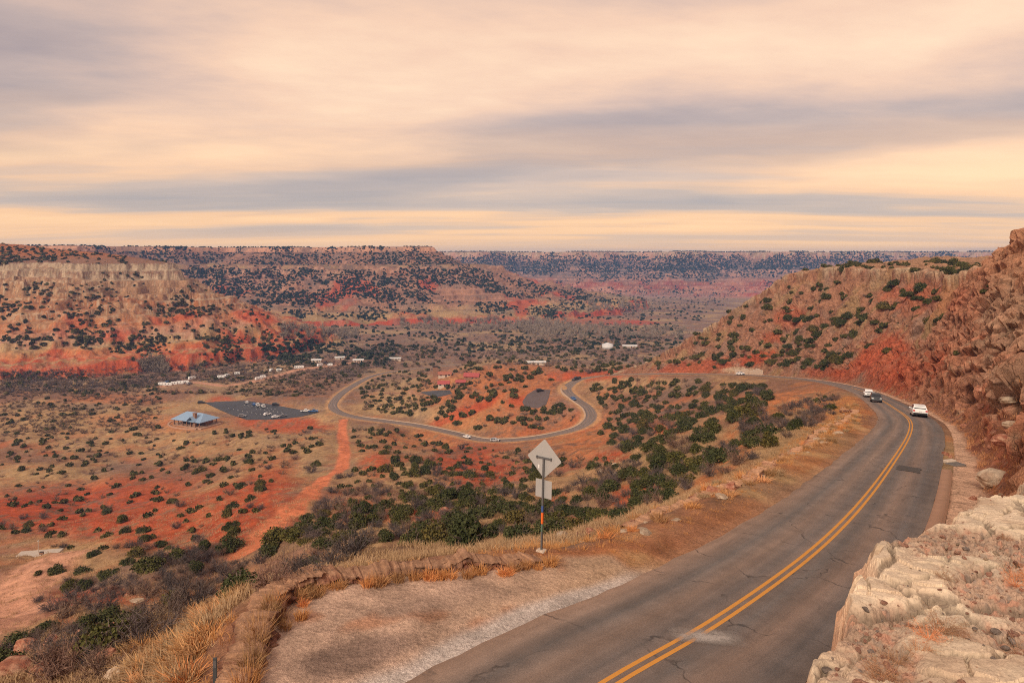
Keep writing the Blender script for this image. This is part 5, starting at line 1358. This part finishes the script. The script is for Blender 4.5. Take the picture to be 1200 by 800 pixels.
for px, d, ln, on, kind, pm, lab, cat in (
    (1076, 86, 1.75, False, 'suv', P_WHITE, 'white estate car with red tail lights driving away along the upper road', 'car'),
    (1018, 168, -1.5, True, 'suv', P_WHITE, 'white car coming round the upper bend ahead of a dark car', 'car'),
    (1026.5, 153, -1.6, True, 'suv', P_DARK, 'dark car following a white one round the upper bend', 'car'),
    (547, 343, -1.5, True, 'sedan', P_WHITE, 'white car on the lower road, behind the silver one', 'car'),
    (580, 327, -1.5, True, 'suv', P_SILV, 'silver car on the lower road straight above the road sign', 'car'),
    (676, 397, 1.5, False, 'pickup', P_DARK, 'dark pickup truck at the top of the hairpin bend', 'pickup truck'),
    (672, 368, 1.5, False, 'sedan', P_BLUE, 'blue car on the hairpin bend just below the dark pickup', 'car'),
    (868, 306, -1.5, True, 'sedan', P_WHITE, 'white car below the pale wall at the foot of the bluff', 'car')):
    l, a, pt = on_road(px, d, ln, on); vehicle(kind, pm, l, a, lab, cat, None, pt)
# ------------------------------------------------------------------ paved lots, draped a little above the ground
k = NT('dark_lot_asphalt'); o = k.obj(); n1 = k.noise(.12, 5, .6, o); n2 = k.noise(2, 4, .6, o)
k.color(k.mixc(k.ramp(n1, [(.3, (.036, .040, .048)), (.7, (.062, .066, .074))]), k.ramp(n2, [(.3, .8), (.7, 1.25)]), .8, 'MULTIPLY')); k.b.inputs['Roughness'].default_value = .6; k.b.inputs['Specular IOR Level'].default_value = .45; M_LOT = k.m
M_LOT2 = flat('worn_lot', (.13, .10, .095), .9, 0, .2, .3, .3); M_LINE = flat('white_line', (.55, .55, .53), .7, 0, .3, .1)
def lot(name, k, mat, up=.05):
    P2, co = LOTS[k]; zf = lambda x, y: co[0]*x+co[1]*y+co[2]+up
    bm = bmesh.new(); a = [bm.verts.new((x, y, zf(x, y))) for x, y in P2]; b = [bm.verts.new((x, y, zf(x, y)-1.5)) for x, y in P2]
    bm.faces.new(a)
    for i in range(len(a)): bm.faces.new([a[i], a[(i+1) % len(a)], b[(i+1) % len(a)], b[i]])
    bmesh.ops.recalc_face_normals(bm, faces=bm.faces[:])
    me = bpy.data.meshes.new(name); bm.to_mesh(me); bm.free(); me.materials.append(mat)
    tag(obj(name, me), kind='structure'); return zf, P2
zl_, PL = lot('parking_lot', 0, M_LOT)
def at_plane(px, py, zf):
    u = (px-CX)/F; s = -(py-HY)/F
    z0 = zf(0, 0); gx = zf(1, 0)-z0; gy = zf(0, 1)-z0
    d = z0/(s-gx*u-gy); return u*d, d, s*d
for px0, py0, px1, py1, n in ((286, 474, 322, 479, 9), (300, 478.5, 330, 483, 7), (268, 478, 305, 485, 8)):
    for t_ in np.linspace(0, 1, n):
        x, y, z = at_plane(px0+(px1-px0)*t_, py0+(py1-py0)*t_, zl_)
        q = MB().box((0, 0, 0), (.18, 4.8, .012)).build('bay_line', M_LINE); q.location = (x, y, zl_(x, y)+.014); q.rotation_euler = (0, 0, .55); tag(q, kind='structure')
for px, py, kind, pm, rz_, lab in ((236,472.4,'suv',P_BLACK,.2,'black car parked at the far left corner of the lot'),(289,472.3,'suv',P_SILV,2.1,'silver car parked at the back of the lot'),(297.5,474.3,'sedan',P_BLUE,2.1,'dark blue car parked at the back of the lot'),
    (302,475.4,'pickup',P_WHITE,2.1,'white pickup parked mid lot beside another white pickup'),(308.5,476.8,'pickup',P_WHITE,2.15,'white pickup parked nearest the lane in mid lot'),(323,474.6,'suv',P_BLACK,.1,'black car parked on the far edge of the lot'),
    (284,488.2,'suv',P_GREY,.15,'grey car parked at the near left edge of the lot'),(313.5,486.2,'suv',P_WHITE,.9,'white car parked alone in the near half of the lot'),(323,489.0,'sedan',P_WHITE,.7,'white saloon parked on the near edge of the lot'),
    (332,487.8,'sedan',P_GREY,.7,'grey saloon parked on the near edge of the lot'),(358,482.2,'pickup',P_WHITE,.15,'white pickup parked by the lot entrance'),(367.5,482.6,'pickup',P_BLUE,.15,'blue pickup parked by the lot entrance')):
    x, y, z = at_plane(px, py, zl_); vehicle(kind, pm, (x, y, z+.01), rz_, lab, 'pickup truck' if kind == 'pickup' else 'car', 'cars parked in the lot', 0, False)
z2, P22 = lot('small_lot', 1, M_LOT)
z3, P33 = lot('worn_lot', 2, M_LOT2)
x, y, z = at_plane(633, 458.5, z3); vehicle('suv', P_BLACK, (x, y, z+.01), .3, 'black car parked at the back of the worn lot on the red hill', 'car', None, 0, False)
# ------------------------------------------------------------------ campers in the valley campground
M_RV = flat('camper_white', (.78, .78, .76), .45, 0, .4, .08, 1); M_RVS = flat('camper_stripe', (.24, .22, .22), .5, 0, .4, .1); M_AWN = flat('camper_roof', (.66, .66, .65), .6, 0, .3, .1)
def camper_parts(L):
    H = 3.1; prof = [(-L/2, .55), (-L/2, H-.15), (-L/2+.3, H), (L/2-.6, H), (L/2-.1, H-.45), (L/2+.05, 1.5), (L/2-.35, .55)]
    ps = [('body', MB().prism(prof, -1.2, 1.2).mesh('body', M_RV))]
    ps.append(('stripe', MB().box((0, -1.206, 1.15), (L*.9, .012, .3)).box((0, 1.206, 1.15), (L*.9, .012, .3)).mesh('stripe', M_RVS)))
    for sg in (-1, 1):
        for xx in (-L*.3, L*.1): ps.append(('window', MB().box((xx, sg*1.21, 2.1), (1.1, .02, .6)).mesh('window', M_GLASSV)))
    ps.append(('door', MB().box((L*.3, -1.212, 1.6), (.7, .02, 1.8)).mesh('door', M_AWN)))
    ps.append(('air_conditioner', MB().box((0, 0, H+.12), (.9, .8, .26), bev=.05).mesh('air_conditioner', M_AWN)))
    for sg in (-1, 1): ps.append(('wheel', MB().cyl((-.5, sg*1.0, .38), (-.5, sg*1.22, .38), .38, n=14).mesh('wheel', M_TYRE)))
    ps.append(('tow_bar', MB().box((L/2+.5, 0, .5), (1.3, .12, .12)).mesh('tow_bar', M_TRIM)))
    return ps
RVP = {8: camper_parts(8.0), 6: camper_parts(6.2)}
RVG = 'campers parked in the valley campground'
for px, py, L, rz_, lab in ((190,451.5,8,.1,'leftmost camper in the packed row at the campground end'),(197,452,8,.15,'second camper from the left end of the packed row'),(204,450.8,6,.3,'third camper from the left end of the packed row'),(211,450,8,.1,'fourth camper from the left end of the packed row'),(217,449.3,8,.2,'last camper at the right of the packed row'),
    (225,444.5,8,1.0,'camper standing at a slant just behind the packed row'),(259,443,8,.2,'low camper of the touching pair in the brush'),(266,441.5,6,1.2,'taller camper of the touching pair in the brush'),(278,439.2,6,.3,'lone camper in the brush behind the touching pair'),(303,445,8,.9,'large camper nearest the parking lot'),(308,443,6,.5,'small camper tucked behind the large one above the parking lot'),
    (318,435.2,6,1.4,'tall narrow camper end-on beside the camp road'),(327,435,6,.2,'camper right of the end-on one beside the camp road'),(348,431.8,6,.2,'left camper of the close pair by the camp road'),(353,431.5,6,.3,'right camper of the close pair by the camp road'),(375,429,8,1.0,'big camper at the far right bend of the camp road'),(387,428.8,6,.1,'camper just past the big one at the far bend')):
    p, _ = hit(px, py, False); e = empty('camper', tuple(p), rz_); e.scale = (.68, .72, .74); tag(e, lab, 'camper', RVG)
    for nm, me in RVP[L]: obj(nm, me, e)
for px, py, pm, kind, lab in ((195,448.5,P_BLUE,'suv','blue car beside the packed row of campers'),(222,450.5,P_GREY,'pickup','grey pickup at the right end of the packed camper row'),(284,446,P_DARK,'suv','dark car parked between campers in the brush'),(381,426,P_DARK,'pickup','dark pickup beside the big camper at the far bend')):
    p, _ = hit(px, py, False); vehicle(kind, pm, tuple(p+np.array((0, 0, .05))), rng.rand()*3, lab, 'pickup truck' if kind == 'pickup' else 'car', 'vehicles parked among the campers', 0, False)
# ------------------------------------------------------------------ buildings
def metal_roof(name, c):
    k = NT(name); o = k.obj(); wv = k.a('ShaderNodeTexWave', wave_type='BANDS', bands_direction='X'); wv.inputs['Scale'].default_value = 2.2; k.l(o, wv.inputs['Vector'])
    n = k.noise(.6, 4, .6, o)
    k.color(k.mixc(k.mixc([q*.8 for q in c], [q*1.12 for q in c], n), k.ramp(wv.outputs['Fac'], [(0, .72), (.12, 1.0), (1, 1.0)]), .8, 'MULTIPLY')); k.b.inputs['Roughness'].default_value = .38; k.b.inputs['Metallic'].default_value = .1; k.b.inputs['Specular IOR Level'].default_value = .5; return k.m
M_BROOF = metal_roof('blue_metal_roof', (.29, .43, .60)); M_RROOF = metal_roof('red_roof', (.46, .10, .09)); M_OROOF = metal_roof('rust_roof', (.42, .15, .09)); M_WROOF = metal_roof('white_roof', (.70, .69, .66))
M_STONE = flat('brown_masonry', (.27, .15, .10), .9, 0, .2, .4, 2); M_DWALL = flat('dark_timber', (.06, .045, .04), .8, 0, .2, .3, 2); M_CWALL = flat('cream_wall', (.56, .46, .37), .9, 0, .2, .2, 2); M_PAT = flat('patio_concrete', (.46, .29, .20), .9, 0, .2, .2, .5)
def gable(w, l, eave, ridge, over, hip=0):
    a, b = w/2+over, l/2+over
    bm = bmesh.new(); v = [bm.verts.new(q) for q in ((-b, -a, eave), (b, -a, eave), (b, a, eave), (-b, a, eave), (-b+hip, 0, ridge), (b-hip, 0, ridge))]
    u = [bm.verts.new((q.co.x, q.co.y, q.co.z-.18)) for q in v]
    for f in ((0, 1, 5, 4), (2, 3, 4, 5), (1, 2, 5), (3, 0, 4)):
        if hip or len(f) == 4:
            bm.faces.new([v[i] for i in f]); bm.faces.new([u[i] for i in f][::-1])
    ed = ((0, 1), (1, 2), (2, 3), (3, 0)) if hip else ((0, 1), (1, 5), (5, 2), (2, 3), (3, 4), (4, 0))
    for i, j in ed: bm.faces.new([v[i], u[i], u[j], v[j]])
    m = MB(); m.bm.free(); m.bm = bm; return m
px_, py_ = 229, 497
p, _ = hit(px_, py_, False); PZ = float(terrain(np.array([p[0]]), np.array([p[1]]))[0])
pv = empty('pavilion', (p[0], p[1], PZ+.35), -.42); tag(pv, 'timber pavilion with blue-grey metal roof and stone chimney beside the parking lot', 'pavilion')
MB().box((0, 0, -.6), (25, 14.5, 1.3)).build('floor_slab', M_PAT, pv)
gable(11.5, 20.5, 3.1, 6.6, 1.3, 5.0).build('roof', M_BROOF, pv)
gable(6.5, 8.0, 3.6, 6.2, .5, 0).mesh
dm_ = gable(5.5, 7.5, 3.3, 5.9, .4, 0).build('dormer', M_BROOF, pv); dm_.location = (4.6, -3.6, .1); dm_.rotation_euler = (0, 0, math.pi/2)
MB().box((-4, 1.2, 1.55), (9, 6, 3.1)).build('wall', M_DWALL, pv); MB().box((6.0, 2.0, 1.5), (5, 4.5, 3.0)).build('wall', M_STONE, pv)
ch = MB().box((5.2, -4.9, 3.6), (1.9, 1.3, 7.6)).box((5.2, -4.9, 7.5), (2.2, 1.6, .3)).build('chimney', M_STONE, pv)
for i in range(7):
    for sg in (-1, 1): MB().box((-9.9+i*3.3, sg*5.9, 1.6), (.35, .35, 3.2)).box((-9.9+i*3.3, sg*5.9, .55), (.7, .7, 1.1)).build('post', M_STONE, pv)
for i in range(3): MB().box((-7+i*3, -1.83, 1.7), (1.6, .05, 1.5)).build('window', M_GLASSV, pv)
th = np.linspace(math.pi*.95, math.pi*1.75, 26); q = MB()
for a, b in zip(th[:-1], th[1:]):
    m_ = (a+b)/2; q.box((13.5*math.cos(m_)-2, 11.5*math.sin(m_), -.1), (1.5, .5, 1.2), Matrix.Rotation(0, 3, 'Z'))
pw = MB()
r_in, r_out = .93, 1.0
bm = pw.bm; rows = []
for a in th: rows.append([bm.verts.new((16*r_in*math.cos(a)-1, 12*r_in*math.sin(a), z_)) for z_ in (-1.2, .55)]+[bm.verts.new((16*r_out*math.cos(a)-1, 12*r_out*math.sin(a), z_)) for z_ in (.55, -1.2)])
for a, b in zip(rows[:-1], rows[1:]):
    for i in range(3): bm.faces.new([a[i], a[i+1], b[i+1], b[i]])
bm.faces.new(rows[0]); bm.faces.new(rows[-1][::-1]); q.bm.free()
pwo = pw.build('patio_wall', M_PAT); pwo.location = (p[0], p[1], PZ+.2); pwo.rotation_euler = (0, 0, -.42); tag(pwo, 'curved low tan patio wall in front of the blue-roofed pavilion', 'wall')
def house(px, py, w, l, h, rh, roofm, wallm, rz_, name, label, hip=0):
    p, _ = hit(px, py, False); e = empty(name, (p[0], p[1], p[2]-.1), rz_); tag(e, label, 'building')
    MB().box((0, 0, h/2-.6), (l, w, h+1.2)).build('wall', wallm, e)
    if not hip:
        MB().poly([(l/2+.001, -w/2, h), (l/2+.001, w/2, h), (l/2+.001, 0, rh-.1)]).poly([(-l/2-.001, -w/2, h), (-l/2-.001, 0, rh-.1), (-l/2-.001, w/2, h)]).build('gable_end', wallm, e)
    gable(w, l, h, rh, .5, hip).build('roof', roofm, e)
    MB().box((l*.1, -w/2-.02, 1.05), (1.0, .06, 2.1)).build('door', M_DWALL, e)
    for k_ in (-.3, .34):
        f = MB().box((l*k_, -w/2-.02, 1.6), (1.3, .05, 1.1)).build('window', M_GLASSV, e)
for a in ((521,441,8,14,3.2,6,M_OROOF,M_CWALL,.15,'cabin','rust-roofed cabin left of the brown chimney tower near the hill crest'),
          (553,443.5,9,15,3,6.2,M_RROOF,M_STONE,-.15,'cabin','large red-roofed cabin behind the juniper row on the hill'),(520,452.5,7,11,3.2,6,M_RROOF,M_CWALL,.05,'cabin','red-roofed cabin with pale walls by the small lot'),
          (540,450.5,6,9,3,5.2,M_RROOF,M_STONE,0,'cabin','small red-roofed cabin between the two larger red roofs'),
          (463,422,7,16,3,4.4,M_WROOF,M_CWALL,.05,'shed','long white-roofed shed alone in the valley brush'),(420,424,7,13,3,4.4,M_WROOF,M_CWALL,.1,'shed','pale shed left of the long white-roofed one'),
          (738,407,8,22,3,4.6,M_WROOF,M_CWALL,-.1,'shed','white-roofed shed far off beyond the red hill'),(628,427,7,20,2.8,4.2,M_WROOF,M_CWALL,.05,'shed','low white-roofed shed just behind the red hill'),(398,421,7,12,3,4.4,M_WROOF,M_CWALL,.3,'shed','pale shed at the far end of the camp road'),(371,424,6,12,3,4.4,M_WROOF,M_CWALL,.1,'shed','tan-white shed behind the camp road')):
    if a[9] == 'cabin': a = a[:2]+tuple(v*.62 for v in a[2:6])+a[6:]
    if a[9] == 'shed': a = a[:2]+tuple(v*.68 for v in a[2:6])+a[6:]
    house(*a)
p, _ = hit(510, 441, False); e = empty('chimney_tower', tuple(p), .2); tag(e, 'square brown masonry tower beside the rust-roofed cabin', 'tower'); MB().box((0, 0, 3), (3.2, 3.2, 8)).build('shaft', M_STONE, e); MB().box((0, 0, 7.2), (3.8, 3.8, .5), bev=.08).build('cap', M_DWALL, e)
p, _ = hit(712, 408, False); e = empty('storage_tank', tuple(p), 0); tag(e, 'squat grey round tank left of the far white-roofed shed', 'tank'); MB().cyl((0, 0, -.5), (0, 0, 4.2), 6, n=28).build('shell', M_AWN, e, True); MB().cyl((0, 0, 4.2), (0, 0, 6.0), 6.1, .8, 28).build('roof', M_AWN, e)
# pale retaining wall at the foot of the bluff
e = None
i0, i1 = st_of(880, 299), st_of(848, 319)
rw = empty('retaining_wall', (0, 0, 0)); tag(rw, 'pale panelled retaining wall at the foot of the bluff beside the road', 'wall'); M_RW = flat('pale_masonry', (.56, .44, .34), .9, 0, .2, .35, .6)
for kk, s_ in enumerate(np.arange(i0, i1-1, 2.6)):
    i = int(s_/.8); c = RC[i]; o_ = 5.0; hgt = 2.1+.5*math.sin(kk*1.7)
    b_ = MB().box((0, 0, hgt/2-.6), (2.45, .6, hgt+1.2), bev=.06).build('panel', M_RW, rw); b_.location = (c[0]+RN[i, 0]*o_, c[1]+RN[i, 1]*o_, c[2]); b_.rotation_euler = (0, 0, math.atan2(RT[i, 1], RT[i, 0]))
# ------------------------------------------------------------------ road sign seen from the back
M_ALU = flat('sign_back', (.43, .425, .42), .5, .2, .4, .12, 3); M_POST = flat('steel_post', (.16, .165, .175), .5, .5, .4, .2, 8); M_ORB = flat('orange_reflector', (.80, .16, .03), .5, 0, .4, .1); M_BLB = flat('blue_reflector', (.05, .10, .30), .5, 0, .4, .1); M_GRB = flat('green_band', (.10, .17, .12), .5, 0, .4, .2); M_WHT = flat('sticker', (.75, .75, .73), .5, 0, .4, .05)
p, _ = hit(634.5, 646, False); d_ = p[1]; mpp = d_/F
sg = empty('road_sign', (p[0], p[1], p[2]), 0); tag(sg, 'diamond road sign with small square plate below, seen from the back on a steel post', 'road sign')
sg.rotation_euler = (0, math.radians(1.6), math.radians(-33))
H_ = 131*mpp
def pz(py): return (646-py)*mpp
MB().box((0, 0, pz(537)/2-.2), (.062, .062, pz(537)+.4)).build('post', M_POST, sg)
def plate(c, half, thick, bev=.05):
    bm = bmesh.new(); n = 6; pts = []
    for cx0, cz0 in ((1, 1), (-1, 1), (-1, -1), (1, -1)):
        a0 = math.atan2(cz0, cx0)-math.pi/4
        for t_ in np.linspace(0, math.pi/2, n): pts.append((cx0*(half[0]-bev)+bev*math.cos(a0+t_), cz0*(half[1]-bev)+bev*math.sin(a0+t_)))
    f = bm.faces.new([bm.verts.new((x, 0, z)) for x, z in pts]); r = bmesh.ops.extrude_face_region(bm, geom=[f]); bmesh.ops.translate(bm, vec=(0, thick, 0), verts=[v for v in r['geom'] if isinstance(v, bmesh.types.BMVert)])
    m = MB(); m.bm.free(); m.bm = bm; return m
hd_ = 46.5/2*mpp/math.sqrt(2)
m = plate(None, (hd_, hd_), .006, .06); bmesh.ops.rotate(m.bm, cent=(0, 0, 0), matrix=Matrix.Rotation(math.pi/4, 3, 'Y'), verts=m.bm.verts)
dp = m.build('diamond_plate', M_ALU, sg); dp.location = (0, .045, pz(537))
sk = MB().box((-.23, -.003, -.33), (.06, .006, .14), Matrix.Rotation(.0, 3, 'Y')).build('sticker', M_WHT, dp)
MB().box((0, .015, pz(536)), (.62, .05, .055)).box((-.3, .01, pz(536)), (.05, .07, .09)).box((.3, .01, pz(536)), (.05, .07, .09)).build('brace', M_POST, sg)
sp_ = plate(None, (.345, .335), .006, .03).build('square_plate', M_ALU, sg); sp_.location = (0, .045, pz(572.5))
bl_ = MB()
for nm, z0, z1, mt in (('blue_band', 592, 599, M_BLB), ('orange_band', 600, 613, M_ORB), ('green_band', 614, 622, M_GRB)):
    MB().box((0, 0, (pz(z0)+pz(z1))/2), (.068, .068, pz(z0)-pz(z1))).build(nm, mt, sg)
MB().box((0, 0, .02), (.34, .3, .12), bev=.03).build('footing', M_CWALL, sg)
# marker post at the bottom left
d = 15.4; x = (252-CX)/F*d; zt = -(770-HY)/F*d; zb = gz(x, d)
e = empty('marker_post', (x, d, zb)); tag(e, 'dark flat marker post standing in the straw grass outside the pullout wall', 'marker post')
MB().box((0, 0, (zt-zb)/2-.2), (.09, .035, zt-zb+.4), bev=.008).build('post', flat('dark_post', (.055, .06, .065), .6, 0, .4, .2), e); MB().box((.0, -.021, zt-zb-.14), (.07, .006, .16)).build('reflector', M_POST, e)
# drain grate beside the road
p, _ = hit(1120, 545); M_GAL = flat('galvanised_bars', (.27, .25, .235), .5, .5, .4, .2, 6)
e = empty('drain_grate', (p[0], p[1], p[2]+.06), .25); tag(e, 'grey barred drain grate in the sandy strip right of the road', 'drain grate')
MB().box((0, .36, 0), (1.15, .08, .14)).box((0, -.36, 0), (1.15, .08, .14)).box((-.55, 0, 0), (.07, .64, .14)).box((.55, 0, 0), (.07, .64, .14)).build('frame', M_GAL, e)
for k_ in range(9): MB().box((-.44+k_*.11, 0, .01), (.04, .64, .09)).build('bar', M_GAL, e)
MB().box((0, 0, -.12), (1.05, .6, .1)).build('sump', M_TRIM, e); MB().box((.1, .62, .05), (.9, .45, .28), bev=.05).build('headwall', M_CWALL, e)
# picnic pad at the far left
p, _ = hit(42, 652, False); zz = p[2]
pd = MB().box((0, 0, -.9), (8.2, 6.0, 2.3), bev=.03).build('picnic_pad', flat('pad_concrete', (.50, .43, .36), .9, 0, .2, .2, 1)); pd.location = (p[0], p[1], zz); pd.rotation_euler = (0, 0, .2); tag(pd, kind='structure')
top = zz+.25
e = empty('grill', (p[0]+1.9, p[1]-1.0, top), .2); tag(e, 'brown metal barbecue grill on the picnic pad', 'grill'); MB().cyl((0, 0, 0), (0, 0, .7), .06).build('post', M_TRIM, e); MB().box((0, 0, .95), (.75, .55, .5), bev=.04).build('firebox', M_STONE, e); MB().box((0, -.05, 1.22), (.7, .5, .03)).build('grate', M_TRIM, e)
e = empty('picnic_table', (p[0]-1.9, p[1]-2.9, zz+.0), .6); tag(e, 'pale picnic table at the near edge of the concrete pad', 'table'); zt_ = top-zz
MB().box((0, 0, .76), (2.2, .8, .06)).build('table_top', M_AWN, e)
for s_ in (-1, 1): MB().box((0, s_*.75, .46), (2.2, .3, .05)).build('bench', M_AWN, e); MB().box((s_*.8, 0, .36), (.08, 1.5, .08)).box((s_*.8, .28, .36), (.07, .07, .78)).box((s_*.8, -.28, .36), (.07, .07, .78)).build('leg', M_TRIM, e)
e = empty('utility_post', (p[0]-.6, p[1]+1.6, top), 0); tag(e, 'slim pale post standing at the back of the picnic pad', 'post'); MB().cyl((0, 0, 0), (0, 0, 2.4), .07).build('shaft', M_CWALL, e); MB().box((0, 0, 2.45), (.2, .2, .12)).build('cap', M_AWN, e)
print('objects', time.time()-T0)
# ------------------------------------------------------------------ sky, sun, air, camera
w = bpy.data.worlds.new('World'); scene.world = w; w.use_nodes = True
t = w.node_tree; nn = t.nodes; bg = nn['Background']
SUN_EL, SUN_AZ = 34, 205                                  # azimuth clockwise from +Y
class W(NT):
    def __init__(s): s.t = t; s.n = nn
k = W()
sky = k.a('ShaderNodeTexSky', sky_type='NISHITA', sun_disc=False); sky.sun_elevation = math.radians(SUN_EL); sky.sun_rotation = math.radians(SUN_AZ)
sky.air_density = 1; sky.dust_density = 2
tc = k.a('ShaderNodeTexCoord').outputs['Generated']
sp = k.a('ShaderNodeSeparateXYZ'); k.l(tc, sp.inputs[0]); X, Y, Z = sp.outputs
zc = k.math('ADD', k.math('MAXIMUM', Z, 0.0), .055)
cx_ = k.math('DIVIDE', X, zc); cy_ = k.math('DIVIDE', Y, zc)
def cloudvec(sx, sy, rot, ox, oy):
    c, s = math.cos(rot), math.sin(rot)
    a = k.math('ADD', k.math('MULTIPLY', cx_, c*sx), k.math('MULTIPLY', cy_, s*sx)); b = k.math('ADD', k.math('MULTIPLY', cx_, -s*sy), k.math('MULTIPLY', cy_, c*sy))
    cb = k.a('ShaderNodeCombineXYZ'); k.l(k.math('ADD', a, ox), cb.inputs[0]); k.l(k.math('ADD', b, oy), cb.inputs[1]); return cb.outputs[0]
def nz(v, sc, det, rough, dist=0):
    nd = k.a('ShaderNodeTexNoise'); nd.inputs['Scale'].default_value = sc; nd.inputs['Detail'].default_value = det; nd.inputs['Roughness'].default_value = rough; nd.inputs['Distortion'].default_value = dist
    k.l(v, nd.inputs['Vector']); return nd.outputs['Fac']
warp = k.a('ShaderNodeTexNoise'); warp.inputs['Scale'].default_value = .9; warp.inputs['Detail'].default_value = 3
k.l(cloudvec(.5, .7, .5, 2.0, 7.7), warp.inputs['Vector'])
def warped(v, amt):
    sc = k.a('ShaderNodeVectorMath', operation='SCALE'); k.l(warp.outputs['Color'], sc.inputs[0]); sc.inputs['Scale'].default_value = amt
    ad = k.a('ShaderNodeVectorMath', operation='ADD'); k.l(v, ad.inputs[0]); k.l(sc.outputs[0], ad.inputs[1]); return ad.outputs[0]
big = nz(warped(cloudvec(.22, .40, -.36, SKX, SKY_), .55), 1.0, 4, .42)
fine = nz(warped(cloudvec(.55, 1.25, -.22, 8.3, 2.1), .5), 1.0, 7, .58)
mott = nz(cloudvec(2.2, 3.4, .3, 1.3, 5.1), 1.6, 6, .62)
f = k.math('ADD', k.math('MULTIPLY', big, .76), k.math('ADD', k.math('MULTIPLY', fine, .16), k.math('MULTIPLY', mott, .08)))
cl = k.ramp(f, [(.37, (.38, .30, .295)), (.44, (.50, .38, .34)), (.50, (.68, .475, .375)), (.56, (.88, .585, .405)), (.63, (1.0, .71, .475)), (.72, (1.06, .82, .57))])
# towards the horizon the deck thins: gold gaps and blue-grey bars
lowv = nz(warped(cloudvec(.10, .50, -.06, 4.4, 3.2), .25), 1.0, 5, .55)
hz = k.ramp(k.math('ADD', k.math('MULTIPLY', lowv, .65), k.math('MULTIPLY', big, .35)), [(.35, (.44, .385, .37)), (.455, (.62, .475, .385)), (.53, (.98, .59, .32)), (.62, (1.12, .70, .36))])
hm = k.ramp(Z, [(0.0, 1.0), (.06, .9), (.13, .45), (.22, 0.0)])
c = k.mixc(cl, hz, hm)
low = k.ramp(Z, [(0.0, 1.0), (.012, .8), (.05, 0.0)])
c = k.mixc(c, (1.16, .70, .36), k.math('MULTIPLY', low, .8))
# what little clear sky shows through is the physical sky
ns_ = k.a('ShaderNodeVectorMath', operation='SCALE'); k.l(sky.outputs[0], ns_.inputs[0]); ns_.inputs['Scale'].default_value = 1.0
SKYK = .10
c2 = k.a('ShaderNodeVectorMath', operation='SCALE'); k.l(c, c2.inputs[0]); c2.inputs['Scale'].default_value = .615/SKYK
k.l(k.mixc(ns_.outputs[0], c2.outputs[0], .93), bg.inputs['Color']); bg.inputs['Strength'].default_value = SKYK
sl = bpy.data.lights.new('sun', 'SUN'); sl.energy = 1.5; sl.angle = math.radians(12); sl.color = (1.0, .86, .70)
so_ = link(bpy.data.objects.new('sun', sl))
el, az = math.radians(SUN_EL), math.radians(SUN_AZ)
dirv = Vector((math.sin(az)*math.cos(el), math.cos(az)*math.cos(el), math.sin(el)))
so_.rotation_euler = dirv.to_track_quat('Z', 'Y').to_euler()
# the air
if HAZE:
    zmin = float(min(GZ.min(), -20))-1.0
    hb = MB().box((200, 2080, (zmin+44)/2), (37600, 5100, 44-zmin)).build('haze', None); tag(hb, kind='stuff')
    hm_ = bpy.data.materials.new('air'); hm_.use_nodes = True; ht = hm_.node_tree
    for n_ in list(ht.nodes): ht.nodes.remove(n_)
    o_ = ht.nodes.new('ShaderNodeOutputMaterial'); pv = ht.nodes.new('ShaderNodeVolumePrincipled'); ht.links.new(pv.outputs[0], o_.inputs['Volume'])
    pv.inputs['Color'].default_value = (.24, .47, 1.0, 1); pv.inputs['Density'].default_value = HAZE; pv.inputs['Anisotropy'].default_value = 0.0
    hb.data.materials.append(hm_)
cam = bpy.data.cameras.new('camera'); co = link(bpy.data.objects.new('camera', cam))
cam.lens = 24; cam.sensor_width = 36; cam.shift_y = -100/1200; cam.clip_start = .1; cam.clip_end = 40000
co.rotation_euler = (math.radians(90), 0, 0); scene.camera = co
vs = scene.view_settings; vs.view_transform = 'Standard'; vs.look = 'None'; vs.exposure = EXPOSURE; vs.gamma = 1
scene.display_settings.display_device = 'sRGB'
scene.render.engine = 'CYCLES'
cy = scene.cycles; cy.use_denoising = DENOISE; cy.max_bounces = 6; cy.diffuse_bounces = 3; cy.volume_bounces = 0; cy.transparent_max_bounces = 12; cy.use_adaptive_sampling = True; cy.adaptive_threshold = .01; cy.filter_width = 1.05
try: cy.denoiser = 'OPENIMAGEDENOISE'
except Exception: pass
print('done', time.time()-T0)
